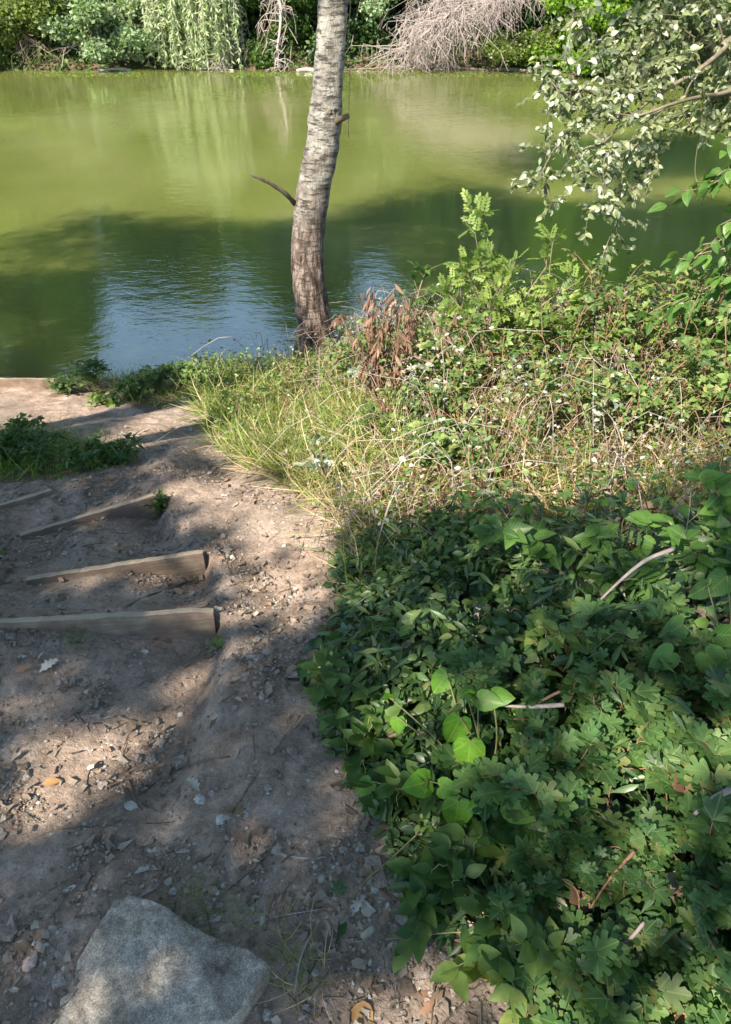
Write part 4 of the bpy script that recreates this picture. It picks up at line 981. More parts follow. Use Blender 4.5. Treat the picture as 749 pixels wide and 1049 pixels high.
tips = [PY(491, 218, yb+.2), PY(487, 240, yb+.1), PY(566, 250, yb+.1), PY(590, 290, yb), PY(528, 268, yb), PY(472, 268, yb), PY(455, 295, yb+.1), PY(560, 272, yb+.1), PY(586, 308, yb), PY(602, 318, yb+.1), PY(522, 285, yb-.1), PY(502, 310, yb-.2), PY(545, 300, yb+.2), PY(458, 325, yb-.1), PY(575, 330, yb-.1), PY(530, 330, yb-.25), PY(480, 320, yb+.2), PY(510, 272, yb+.1), PY(555, 345, yb-.1), PY(600, 345, yb-.1)]
tall_shrub(b, tips, 'tall yellow-green shrub with feathery leaves standing against the water', PINN, 'shrub', .082)
b2 = gp(415, 385); tips = [PY(436, 278, b2[1]+.1), PY(446, 300, b2[1]+.1), PY(425, 310, b2[1]), PY(462, 320, b2[1])]
tall_shrub(b2, tips, 'small dark green sapling left of the tall shrub', OVATE, 'weed', .05)
for bp, tps, lab in [((640, 410), [(618, 338), (606, 352)], 'slender pale shoot rising above the brambles below the hanging branch'), ((665, 410), [(652, 312), (668, 325), (640, 330)], 'leafy shoot standing above the brambles in front of the dark water'),
                     ((700, 405), [(694, 296), (708, 310), (682, 318)], 'tall leafy shoot near the right border against the water'), ((745, 410), [(738, 300), (752, 320), (725, 322)], 'leafy shoot at the right border under the dark bush'), ((575, 410), [(566, 330), (580, 345)], 'short leafy shoot right of the tall shrub')]:
    b_ = gp(*bp); tall_shrub(b_, [PY(u, v, b_[1]+.05) for u, v in tps], lab, OVATE, 'shrub', .04, 'leafy_shoot', .005, group='shoots above the brambles')
# withered reddish plant
b3 = gp(392, 425); y3 = b3[1]+.05
tips = [PY(383, 293, y3), PY(404, 296, y3+.05), PY(376, 312, y3), PY(412, 310, y3), PY(425, 322, y3+.05), PY(396, 305, y3-.05), PY(350, 325, y3), PY(436, 318, y3), PY(420, 305, y3-.05), PY(372, 300, y3), PY(388, 340, y3-.1), PY(366, 345, y3-.1), PY(408, 345, y3-.1), PY(470, 318, y3)]
z = float(H(b3[:1], b3[1:2])[0]); o = empty('withered_plant', (b3[0], b3[1], z), 'withered plant with drooping reddish-brown leaves right of the poplar', 'dead plant'); parts = []; P = []
for t in tips:
    l = smoothline([np.array([b3[0], b3[1], z]), (np.array([b3[0], b3[1], z])+t)/2+rng.normal(0, .03, 3), t], 14); parts.append(tube(l, np.linspace(.005, .002, 14), 4, cap=False)); i = rng.integers(5, 14, 34); P.append(l[i]+rng.normal(0, .016, (34, 3)))
P = np.concatenate(P); P = P[rng.random(len(P)) < .9]; V, T = merge(parts); mk('stems', V, T, M['redstem'], o)
leaves_obj('foliage', inst(LANCE, P, nrm(np.array([0, 0, -1.])+rdir(len(P))*.75), rdir(len(P)), rng.uniform(.045, .09, len(P))), M['dead'], o)
# poplar suckers with white leaves
for (u, v, h, lab) in [(520, 432, .30, 'poplar sucker with white leaves in front of the tall shrub'), (600, 462, .30, 'poplar sucker with white and blue-grey leaves in the dry grass'), (430, 425, .34, 'poplar sucker with grey-white leaves in the middle of the bank'), (338, 498, .18, 'pale-leaved poplar sucker at the edge of the path'),
                       (262, 395, .18, 'white-leaved sprig on top of the grass beside the path'), (372, 420, .3, 'poplar sucker with silvery leaves near the poplar foot'), (650, 350, .3, 'pale sprig above the brambles under the hanging branch'), (480, 385, .45, 'silvery sprig left of the tall shrub')]:
    plant('poplar_sucker', gp(u, v), h, .12, 4, OVATE, 'silver', .042, 9, lab, 'sapling', 'white poplar suckers on the bank', 'twig', .3, 1, .003)
# dark long-leaved bush at the right border and a backlit cane
b = gp(800, 400); yb = 3.3
tips = [PY(712, 190, yb), PY(700, 200, yb), PY(735, 180, yb), PY(742, 230, yb), PY(722, 250, yb), PY(700, 265, yb+.05), PY(745, 150, yb), PY(735, 285, yb), PY(752, 300, yb), PY(690, 308, yb), PY(668, 318, yb), PY(725, 300, yb-.1), PY(748, 210, yb+.1), PY(738, 265, yb+.1), PY(700, 335, yb+.1), PY(735, 330, yb), PY(750, 345, yb), PY(715, 350, yb)]
z0 = np.array([2.35, 3.5, float(H(np.array([2.35]), np.array([3.5]))[0])]); o = empty('overhanging_bush', z0, 'dark bush at the right border with backlit drooping leaves over the water', 'bush'); parts = []; P = []; D = []
for t in tips:
    l = smoothline([z0, np.array([2.2, 3.4, 1.0+rng.uniform(-.3, .3)]), (np.array([2.0, 3.35, t[2]+.25])*.5+t*.5), t], 24)+rng.normal(0, .01, (24, 3)); parts.append(tube(l, np.linspace(.009, .002, 24), 5, cap=False))
    i = rng.integers(9, 24, 34); P.append(l[i]+rng.normal(0, .02, (34, 3))); D.append(nrm(nrm(t-l[12])*.6+np.array([0, 0, -.45])+rdir(34)*.7))
P = np.concatenate(P); D = np.concatenate(D); V, T = merge(parts); mk('stems', V, T, M['twig'], o)
leaves_obj('foliage', inst(OVATE, P, D, nrm(UP+rdir(len(P))*.6), rng.uniform(.05, .085, len(P))), M['dogwood'], o)
o = empty('bramble_cane', (2.3, 3.7, float(H(np.array([2.3]), np.array([3.7]))[0])), 'long arching bramble cane with bright backlit leaves at the right', 'bramble')
z0 = np.array(o.location); l = smoothline([z0, PY(800, 300, 3.7), PY(745, 330, 3.6), PY(690, 322, 3.5), PY(640, 335, 3.5), PY(610, 350, 3.5)], 40)
V, T = tube(l, np.linspace(.006, .002, 40), 5); mk('stem', V, T, M['twig'], o)
i = rng.integers(14, 40, 60); leaves_obj('foliage', inst(TRIF, l[i], rdir(60, -.3, .6), nrm(UP+rdir(60)*.5), rng.uniform(.06, .1, 60)), M['shrub'], o)

def tangle(n, mask, lo, hi, hmax, mat, label, r=.0016):
    p = zone_pts(n, -1.2, 3.4, 1.9, 5.6, mask); parts = []
    for i in range(n):
        z = float(H(p[i:i+1, 0], p[i:i+1, 1])[0]); a = rng.uniform(0, 6.28); L_ = rng.uniform(lo, hi); h_ = hmax*rng.random()
        s0 = np.array([p[i, 0], p[i, 1], z]); d = np.array([math.cos(a), math.sin(a), 0])
        l = smoothline([s0, s0+d*L_*.35+UP*h_, s0+d*L_+UP*h_*rng.uniform(-.2, 1.2)], 7)+rng.normal(0, .006, (7, 3))
        parts.append(tube(l, np.linspace(r, r*.5, 7)*rng.uniform(.7, 1.8), 3, cap=False))
    V, T = merge(parts); tag(mk('dry_stems', V, T, M[mat]), label, 'dry stems', kind='stuff')
bank = lambda x, y: (inner(x, y) > .04)*sst(1.7, 2.1, y)*(1-.85*inside(GZ, x, y))*1.0
tangle(1300, bank, .15, .55, .42, 'dead_twig', 'grey dead stems tangled through the bramble bank')
tangle(900, bank, .12, .45, .38, 'redstem', 'reddish stems tangled through the bramble bank', .0018)
hz_ = lambda x, y: gm(x, y)*1.0
def herbs(n, mask, xlo, xhi, ylo, yhi, tpl, mat, lo, hi, hmax, label, hmin=.02):
    p = zone_pts(n, xlo, xhi, ylo, yhi, mask); z = H(p[:, 0], p[:, 1])+rng.uniform(hmin, 1, n)*hmax*(.5+.8*vn(p[:, 0]*4, p[:, 1]*4, 90))
    V, T, L = inst(tpl, np.c_[p, z], rdir(n, -.3, .6), nrm(UP+rdir(n)*.9), rng.uniform(lo, hi, n)); tag(mk('herbs', V, T, M[mat], None, {'lf': L}), label, 'herbs', kind='stuff')
herbs(5000, hz_, -1.3, .6, 2.8, 6, OVATE, 'shrub', .012, .03, .24, 'small yellow-green herb leaves among the grass near the poplar')
herbs(9000, bank, -1.2, 3.4, 1.9, 5.6, OVATE, 'bramble', .012, .034, .34, 'small leaves of many herbs through the bramble bank')
herbs(3600, bank, -.8, 3.4, 1.9, 5.6, OVATE, 'silver', .010, .026, .42, 'small whitish leaves and seed fluff through the bramble bank', .3)
herbs(7000, bank, -.8, 3.4, 1.9, 5.6, OVLOW, 'litter', .012, .03, .26, 'dry curled leaves hanging in the bramble bank')
# ------------------------------------------------------------------ foreground ivy bank
fm = lambda x, y: sst(-.03, .06, inner(x, y)+.12*fbm(x*9, y*9, 3, 12))*(1-sst(1.55, 2.3, y+.9*fbm(x*3.5, y*3.5, 3, 66)))*np.where(x > 2.4, 0, 1)
def cover(name, n, tpl, mat, lo, hi, label, mask, zlo=0, zhi=1, tiltn=.55, xhi=2.4, yhi=2.9, face=(-.15, -.35), stray=0):
    p = zone_pts(n, -.7, xhi, .35, yhi, mask); x, y = p[:, 0], p[:, 1]; z = H(x, y)+mound(x, y)*rng.uniform(zlo, zhi, n)+.012
    a = rng.uniform(0, 2*math.pi, n); D = np.stack([np.cos(a), np.sin(a), rng.uniform(-.5, .15, n)], 1); D[:, 0] -= .35; D[:, 1] -= .45
    N = nrm(np.array([face[0], face[1], 1.0])+rdir(n)*tiltn)
    V, T, L = inst(tpl, np.c_[p, z], D, N, rng.uniform(lo, hi, n)); return tag(mk(name, V, T, M[mat], None, {'lf': L}), label, 'ground cover', kind='stuff')
leftm = lambda x, y: fm(x, y)*(1-sst(.25, .65, x-.15*(y-1.5)))
midm = lambda x, y: fm(x, y)
rightm = lambda x, y: fm(x, y)*sst(.18, .5, x-.15*(y-1.5))*np.clip(.25+1.2*(vn(x*3.3, y*3.3, 61)-.25), 0, 1)
cover('ivy', 3200, IVY, 'ivy', .03, .062, 'dark veined ivy carpeting the bank right of the path', midm, 0, .75)
cover('dark_ground_cover', 4800, OVATE, 'periwinkle', .018, .042, 'small dark oval leaves and shoots along the path edge', lambda x, y: leftm(x, y)*sst(.3, .55, vn(x*6, y*6, 25)), .05, 1.3, 1.3)
cover('dark_ground_cover', 4600, LANCE, 'periwinkle', .03, .07, 'narrow dark leaves mingled in the ivy', lambda x, y: fm(x, y)*(1-.7*sst(.4, .9, x))*sst(.3, .6, vn(x*5+9, y*5, 27)), .1, 1.45, 1.4)
cover('leafy_ground_cover', 2100, ROUND, 'dogwood', .025, .05, 'rounded mid green leaves deep in the bank cover', midm, .2, 1.1, 1.1)
for nm, dens, mt, lab in (('litter', 2600, 'litter', 'brown dead leaves lying under the ivy'),):
    cover('leaf_litter', dens, OVATE, mt, .03, .06, lab, midm, 0, .7, .9)
# field maple seedlings as plants
mp_spots = [(600, 760), (650, 720), (700, 745), (740, 790), (620, 830), (680, 860), (735, 880), (560, 800), (600, 900), (660, 930), (720, 960), (630, 990), (580, 980), (690, 1020), (745, 1030), (560, 730), (520, 690), (640, 660), (560, 1030), (640, 1060), (500, 760), (745, 700), (700, 690), (600, 690), (540, 880), (740, 1090), (690, 800)]
mp_lab = ['maple seedling below the pale cut twig', 'maple seedling with sunlit leaves mid right', 'maple seedling behind the curled brown leaf', 'maple seedling at the right border over the brown leaf', 'maple seedling above the veined ivy leaf', 'shaded maple seedling between ivy and bare twig', 'dense maple seedling low at the right border', 'maple seedling right of the heart-shaped leaves', 'maple seedling over the pale veined ivy', 'shaded maple seedling over the bent brown twig',
          'maple seedling with reddish leaf stalks low at the right', 'sunlit maple seedling near the bottom, yellowing leaves', 'maple seedling beside the dead leaves near the bottom', 'maple seedling beside the crumpled brown leaf', 'maple seedling in the bottom right corner', 'maple seedling right of the tallest heart-shaped leaf', 'dark maple seedling above the heart-leaved vine', 'maple seedling below the broad-leaved shoot', 'sunlit maple seedling at the lower path edge', 'maple seedling cut by the bottom border', 'small maple seedling beside the heart-shaped leaves', 'maple seedling under the round leaves at the right', 'maple seedling in shade below the round leaves', 'maple seedling under the broad dark leaves', 'small maple seedling at the edge of the ivy', 'maple seedling below the bottom right corner', 'light green maple seedling right of centre of the ivy bank']
for (u, v), lab in zip(mp_spots, mp_lab):
    g = gp(u, min(v+55, 1200)) if v > 650 else gp(u, v+50); 
    h = float(mound(g[:1], g[1:2])[0])+rng.uniform(.05, .11)
    plant('maple_seedling', g, h, .17, 8, MAPLE, 'maple', rng.uniform(.032, .048), 11, lab, 'seedling', 'maple seedlings in the ivy bank', 'redstem', .25, 1, .0025, upl=1.4, leafz=(.45, 1))
# heart-leaved vine
def stalked(name, base, leaves_, tpl, mat, label, cat_, smat='stem', r=.0022, group=None, face=(-.25, -.75, .6)):
    z = float(H(np.array([base[0]]), np.array([base[1]]))[0]); b = np.array([base[0], base[1], z]); o = empty(name, b, label, cat_, group); parts = []
    for i, (p, d, s) in enumerate(leaves_):
        p = np.array(p, float); parts.append(tube(smoothline([b+rng.normal(0, .01, 3)*[1, 1, 0], b*.45+p*.55+rng.normal(0, .012, 3)+UP*.03, p], 10), np.linspace(r*1.3, r*.8, 10), 5, cap=False))
    V, T = merge(parts); mk('stem', V, T, M[smat], o)
    for i, (p, d, s) in enumerate(leaves_):
        N = nrm(np.array(face)+rng.normal(0, .22, 3)); v, t, l = inst(tpl, np.array([p]), np.array([d]), N[None], [s]); leaves_obj('leaf', (v, t, l), M[mat], o)
    return o
def onmound(u, v, extra=.05, y=None):
    g = G(u, v+40)
    r = ray(u, v)
    # march to the top of the ground cover
    t = .4
    for i in range(3000):
        p = r*t+np.array([0, 0, CAMZ]); top = float((H(p[:1], p[1:2])+np.maximum(mound(p[:1], p[1:2]), 0)+extra)[0])
        if p[2] <= top: return p
        t += .003
    return p
HT = .11
hl = [((458, 690), (-.5, 0, -.75), .060), ((478, 712), (.1, 0, .8), .040), ((472, 735), (-.4, 0, -.9), .072), ((490, 716), (.85, 0, .15), .055), ((505, 712), (.8, 0, .2), .05), ((482, 758), (-.05, 0, -1), .078), ((440, 800), (-.7, 0, .2), .068), ((470, 820), (-.1, 0, -.8), .072), ((450, 806), (.6, 0, .3), .05),
      ((505, 815), (-.8, 0, -.35), .062), ((520, 822), (.8, 0, -.4), .068), ((512, 808), (.1, 0, .9), .03), ((400, 715), (-.2, 0, .7), .045), ((408, 735), (.0, 0, -.7), .042), ((380, 800), (-.6, 0, -.4), .045)]
bb = gp(500, 830); stalked('heart_leaved_vine', bb, [(onmound(u, v, HT), (dx, -.35, dz), s*1.05) for (u, v), (dx, dy, dz), s in hl], HEART, 'heart', 'vine with large bright heart-shaped leaves in the middle of the ivy bank', 'vine')
hl = [((700, 640), (-.7, 0, -.1), .075), ((690, 668), (-.8, 0, -.3), .07), ((722, 668), (.6, 0, -.6), .085), ((735, 650), (.7, 0, .3), .07), ((745, 590), (-.6, 0, -.4), .08), ((725, 600), (-.8, 0, -.3), .06)]
bb = gp(735, 730); stalked('round_leaved_vine', bb, [(onmound(u, v, .10), (dx, -.35, dz), s) for (u, v), (dx, dy, dz), s in hl], HEART, 'dogwood', 'vine with dull green rounded leaves at the right border', 'vine')
# veined ivy leaves in front
hl = [((552, 890), (-.4, 0, -.8), .075), ((575, 900), (.3, 0, -.8), .06), ((570, 915), (-.6, 0, -.6), .08), ((540, 870), (-.5, 0, .3), .07)]
bb = gp(590, 960); stalked('ivy_sprig', bb, [(onmound(u, v, .05), (dx, -.35, dz), s) for (u, v), (dx, dy, dz), s in hl], IVY, 'ivy', 'ivy sprig with big pale-veined leaves low in the bank', 'ivy', 'redstem')
# glossy shoots at the lower path edge
for (u, v, lab) in [(450, 915, 'glossy oval-leaved shoot at the path edge, upper one'), (505, 965, 'bright oval-leaved shoot at the path edge near the bottom'), (405, 790, 'oval-leaved shoot over the orange dead leaf'), (340, 700, 'dark leafy shoot at the narrowest part of the path'), (362, 760, 'narrow-leaved shoot beside the long twig'), (470, 885, 'oval-leaved shoot under the trailing stem'), (560, 700, 'light green whorled shoot above the cut twig'), (520, 960, 'leafy shoot below the trailing green stem')]:
    g = gp(u, v+25); plant('leafy_shoot', g, .13+float(mound(g[:1], g[1:2])[0])*.6, .10, 5, OVATE, 'weed' if 'dark' in lab else 'shrub' if 'bright' in lab or 'light' in lab else 'weed', .052, 9, lab, 'shoot', 'leafy shoots at the edge of the ivy bank', 'stem', .4, 0, .002, upl=1.2)
# broad-leaved arching stems on the upper right
for pts, y, lab in [([(610, 620), (585, 590), (560, 560), (530, 545), (505, 545)], 1.66, 'arching stem with broad dark leaves reaching left over the straw'), ([(640, 630), (640, 590), (625, 560), (600, 550)], 1.64, 'broad-leaved stem bending over the ivy in the middle right'),
                    ([(740, 640), (725, 590), (700, 550), (665, 530)], 1.60, 'broad-leaved stem with sunlit leaves at the right border'), ([(760, 600), (745, 540), (735, 505), (715, 490)], 1.60, 'broad-leaved stem high at the right border'), ([(700, 680), (670, 620), (650, 590)], 1.56, 'short broad-leaved stem in front of the bare stick'), ([(560, 650), (600, 610), (620, 590), (655, 580)], 1.60, 'broad-leaved stem leaning right over the ivy')]:
    p0 = PY(*pts[0], y); g = np.array([p0[0]+.02, p0[1]+.05]); z = float(H(g[:1], g[1:])[0]); o = empty('broad_leaved_stem', (g[0], g[1], z), lab, 'plant', 'broad-leaved stems on the bank')
    l = smoothline([np.array([g[0], g[1], z])]+[PY(u, v, y) for u, v in pts], 30); V, T = tube(l, np.linspace(.004, .0015, 30), 5); mk('stem', V, T, M['redstem'], o)
    k = 46; i = rng.integers(6, 30, k); D = nrm(nrm(l[-1]-l[10])*.5+rdir(k, -.5, .2)); leaves_obj('foliage', inst(OVATE, l[i], D, nrm(np.array([-.2, -.6, 1])+rdir(k)*.4), rng.uniform(.045, .08, k)), M['dogwood'], o)

# left weeds and waterside plants
for i_, (u, v, h, s, mt, lab) in enumerate([(10, 475, .22, .16, 'weed', 'dark nettle-like weed at the left border of the path'), (50, 475, .20, .16, 'weed', 'leafy weed in the middle of the left weed patch'), (90, 478, .17, .15, 'weed', 'feathery weed at the right end of the left weed patch'), (120, 472, .10, .10, 'weed', 'small weed trailing onto the path from the weed patch'), (-40, 480, .28, .2, 'weed', 'tall weed beyond the left border'),
                              (30, 462, .2, .14, 'bramble', 'bramble sprig at the back of the left weed patch'), (-12, 590, .16, .09, 'weed', 'dark weed at the left ends of the step boards'), (-35, 625, .16, .10, 'weed', 'dark weed at the left border beside the first board'), (-14, 556, .10, .07, 'weed', 'small dark weed left of the third board'),
                              (98, 398, .22, .13, 'weed', 'small dark bush at the water left of the grass'), (70, 402, .12, .13, 'weed', 'low green plant beside the edging board'), (135, 408, .12, .12, 'bramble', 'low yellowish plant at the top of the path'), (160, 400, .18, .14, 'bramble', 'bramble sprig by the water at the top of the path'), (185, 395, .22, .14, 'weed', 'leafy plant by the water left of the grass'), (110, 414, .08, .12, 'shrub', 'sunlit low herb on the terrace above the weed patch'),
                              (212, 385, .25, .15, 'shrub', 'yellow-green bush at the corner of the grass by the water'), (235, 378, .25, .15, 'shrub', 'bright low bush on top of the grass near the water'), (205, 400, .18, .12, 'bramble', 'sunlit bramble sprig where the path meets the water'), (265, 368, .3, .15, 'weed', 'thin plant standing against the blue water left of the poplar')]):
    plant('weed', gp(u, v), h*(.62 if v > 410 else .8), s, 14, (LANCE if i_ % 2 else OVATE) if mt != 'bramble' else TRIF, mt, (.032 if i_ % 2 == 0 else .05) if mt != 'bramble' else .045, 14, lab, 'weed', 'weeds beside the path', 'stem', .5, 1, .0022)
lw = lambda x, y: inside(LEFTW, x, y)*1.0
grass('grass', zone_pts(2600, -3.2, -.7, 2.2, 4.2, lw), .05, .17, 'grass', 'dark green grass in the weed patch on the left', BLADE2, .8)
ww = lambda x, y: inside(WSIDE, x, y)*(vn(x*6, y*6, 4) > .35)*1.0
grass('grass', zone_pts(1500, -2.6, -.8, 3.4, 5.4, ww), .04, .16, 'grass', 'grass by the water at the end of the path', BLADE2, .8)
grass('dry_grass', zone_pts(900, -2.6, -.8, 3.4, 5.4, ww), .04, .16, 'dry', 'straw by the water at the end of the path', BLADE2, .8)
def tuft(u, v, n, h, label, mat='grass', r=.03, tpl=BLADE2, up=.7, group='grass tufts on the path'):
    g = gp(u, v); p = np.array(g)+rng.normal(0, r, (n, 2)); z = H(p[:, 0], p[:, 1])
    V, T, L = inst(tpl, np.c_[p, z-.005], nrm(rdir(n, -.1, .5)+UP*up), rdir(n, -.4, .4), rng.uniform(.4, 1, n)*h)
    o = mk('grass_tuft', V, T, M[mat], None, {'lf': L}); return tag(o, label, 'grass tuft', group)
tuft(80, 655, 90, .075, 'flattened grass tuft growing over the first step board'); tuft(130, 580, 30, .06, 'small grass tuft behind the second step board')
tuft(352, 585, 110, .09, 'green tuft at the right path edge opposite the second board'); tuft(315, 505, 110, .08, 'pale green tuft at the right path edge below the grass')
tuft(200, 925, 120, .07, 'dark grass tuft along the far side of the big rock'); tuft(240, 950, 120, .06, 'dark trampled grass beside the corner of the big rock'); tuft(300, 985, 60, .10, 'thin grass tuft right of the big rock'); tuft(325, 1000, 22, .16, 'dry grass stalks right of the big rock', 'dry', .02)
g = gp(163, 530); plant('weed', g, .12, .03, 7, LANCE, 'weed', .04, 16, 'small upright weed at the free end of the third step board', 'weed', 'weeds beside the path', 'stem', .2, 0, .002)
g = gp(227, 662); plant('weed', g, .03, .03, 3, ROUND, 'shrub', .022, 4, 'tiny bright seedling at the end of the first step board', 'weed', 'weeds beside the path', 'stem', .2, 0, .001)

# ------------------------------------------------------------------ stones, litter and twigs on the path
def peb_tpl(seed, flat=.5):
    rs = np.random.default_rng(seed); n1, n2 = 5, 8; V = [(0, 0, flat*.5)]; 
    for i in range(1, n1):
        th = i/n1*math.pi
        for j in range(n2):
            a = j/n2*2*math.pi; r = 1+rs.uniform(-.38, .38); V.append((math.sin(th)*math.cos(a)*.5*r, math.sin(th)*math.sin(a)*.5*r*rs.uniform(.75, 1), math.cos(th)*.5*flat*r))
    V.append((0, 0, -flat*.5)); T = []
    for j in range(n2): T.append((0, 1+j, 1+(j+1) % n2)); b = 1+(n1-2)*n2; T.append((len(V)-1, b+(j+1) % n2, b+j))
    for i in range(n1-2):
        for j in range(n2):
            a = 1+i*n2+j; b = 1+i*n2+(j+1) % n2; T += [(a, a+n2, b+n2), (a, b+n2, b)]
    return np.array(V), np.array(T)
PEB = [peb_tpl(i, f) for i, f in enumerate((.35, .5, .3, .6, .22, .4))]
FLAKE = [peb_tpl(20+i, .14) for i in range(6)]
pathm = lambda x, y: (inner(x, y) < 0)*(~inside(LEFTW, x, y))*np.clip(1.25-y*.3, .12, 1)*(.2+.8*(vn(x*5, y*5, 77) > .4))
for q, (n, lo, hi) in enumerate(((17000, .003, .011), (1500, .009, .022), (320, .018, .045))):
    parts = []
    for i, tpl in enumerate(PEB):
        p = zone_pts(n//6, -1.7, .6, .35, 3.6, pathm); z = H(p[:, 0], p[:, 1])+.001; s = lo+(hi-lo)*rng.random(len(p))**2
        a = rng.uniform(0, 6.28, len(p)); tpl = tpl if q < 2 else FLAKE[i]; parts.append(inst(tpl, np.c_[p, z+s*.08], np.stack([np.cos(a), np.sin(a), a*0], 1), nrm(UP+rdir(len(p))*.3), s, rng.random(len(p))*(.93 if q < 2 else .7)))
    V, T, L = cat(*parts); tag(mk('gravel', V, T, M['pebble'], None, {'lf': L}, smooth=False), ['fine grit and crumbs of earth on the path', 'loose small stones scattered over the path', 'flat flakes of stone and bark trodden into the path'][q], 'gravel', kind='stuff')
def litter(n, lo, hi, label, tpl=OAK, mat='litter', mask=pathm, seed=0):
    p = zone_pts(n, -1.7, .6, .35, 3.9, mask); z = H(p[:, 0], p[:, 1])+.006; a = rng.uniform(0, 6.28, n)
    D = np.stack([np.cos(a), np.sin(a), rng.uniform(-.1, .25, n)], 1); N = nrm(UP+rdir(n)*.45); S = lo+(hi-lo)*rng.random(n)**1.5
    if tpl is None:
        w_ = rng.integers(0, 10, n); V, T, L = cat(*[inst(IRR[k], np.c_[p, z][w_ == k], D[w_ == k], N[w_ == k], S[w_ == k]) for k in range(10)])
    else: V, T, L = inst(tpl, np.c_[p, z], D, N, S)
    tag(mk('leaf_litter', V, T, M[mat], None, {'lf': L}), label, 'leaf litter', kind='stuff')
litter(2400, .012, .045, 'curled brown leaf fragments scattered over the path', None)
litter(3000, .005, .015, 'tiny broken bits of dead leaf on the path', None)
litter(900, .02, .06, 'straws and needles strewn over the path', STRAW, 'dry')
def twig_litter(n):
    p = zone_pts(n, -1.7, .6, .35, 3.4, lambda x, y: pathm(x, y)*1.0); parts = []
    for i in range(n):
        a = rng.uniform(0, 6.28); L_ = rng.uniform(.015, .09); t = np.linspace(-.5, .5, 5); x = p[i, 0]+t*L_*math.cos(a)+rng.normal(0, .002, 5); y = p[i, 1]+t*L_*math.sin(a)+rng.normal(0, .002, 5)
        parts.append(tube(np.stack([x, y, H(x, y)+.004+.004*rng.random()], 1), rng.uniform(.0007, .0022), 4, cap=False))
    V, T = merge(parts); tag(mk('twig_litter', V, T, M['bark']), 'short dark bits of twig strewn over the path', 'twig litter', kind='stuff')
twig_litter(420)
em = lambda x, y: (inner(x, y) > -.10)*(inner(x, y) < .12)*(y < 3.6)*1.0
litter(500, .02, .045, 'dead leaves caught along the edge of the ivy bank', None, 'litter', em)
# individual stones
def peb(u, v, s, r, label, k=0):
    g = G(u, v); V, T, L = inst(PEB[k], [[g[0], g[1], g[2]+s*.12]], [[math.cos(u), math.sin(u), 0]], [UP+rng.normal(0, .1, 3)], [s], [r])
    tag(mk('pebble', V, T, M['pebble'], None, {'lf': L}, smooth=False), label, 'pebble', 'larger pebbles on the path')
for a in [(31, 988, .034, .97, 'pale cream pebble left of the big rock'), (185, 733, .022, .9, 'small white pebble in the middle of the path'), (155, 778, .030, .6, 'flat grey pebble above the sunlit patch'), (250, 835, .026, .8, 'greyish pebble beside the orange leaf'), (275, 808, .022, .7, 'grey pebble right of the long twig'), (228, 840, .03, .92, 'white flaky stone on the lower path'),
          (205, 798, .028, .55, 'flat brown stone above the flaky leaf'), (185, 713, .016, 1.0, 'small reddish pebble high on the path'), (157, 568, .026, .9, 'cream stone resting behind the second step board'), (100, 560, .02, .5, 'brown stone right behind the second board'), (158, 537, .034, .45, 'brown stone below the end of the third board'), (108, 521, .022, .2, 'dark stone on the third step board'),
          (285, 870, .03, .6, 'flat grey stone in the lower path'), (273, 1040, .02, .8, 'round grey pebble below the corner of the big rock'), (10, 955, .05, .3, 'brown lump of stone at the left border above the rock'), (45, 970, .03, .5, 'brown stone touching the upper left of the rock'), (60, 1005, .03, .6, 'grey stone left of the rock'), (350, 955, .02, .7, 'grey pebble near the green sprig'), (300, 770, .03, .4, 'brown clod beside the ivy edge'),
          (370, 870, .026, .8, 'pale stone at the edge of the ivy bank'), (60, 700, .02, .7, 'grey pebble below the pale oak leaf'), (115, 688, .018, .6, 'grey pebble in the shade below the first board'), (140, 700, .04, .4, 'brown curled flake of stone below the first board'), (330, 900, .022, .65, 'grey pebble in the lower middle of the path'), (205, 820, .03, .9, 'white flat flake in the middle of the path')]:
    peb(*a, k=int(a[0]) % 6)
def leaf1(u, v, s, col, tpl, label, ang, lift=.006):
    g = G(u, v); V, T, L = inst(tpl, [[g[0], g[1], g[2]+lift]], [[math.cos(ang), math.sin(ang), .12]], [UP+rng.normal(0, .15, 3)], [s])
    tag(mk('fallen_leaf', V, T, col, None, {'lf': L}), label, 'leaf', 'dead leaves on the path')
def cmat(name, c): return leafmat(name, [tuple(x*.85 for x in c), c], .1, .7)
M['pale_dead'] = cmat('pale_dead_leaf', (.50, .46, .42)); M['orange_dead'] = cmat('orange_dead_leaf', (.36, .21, .09)); M['brown_dead'] = cmat('brown_dead_leaf', (.30, .17, .11)); M['olive_dead'] = cmat('olive_dead_leaf', (.25, .20, .07))
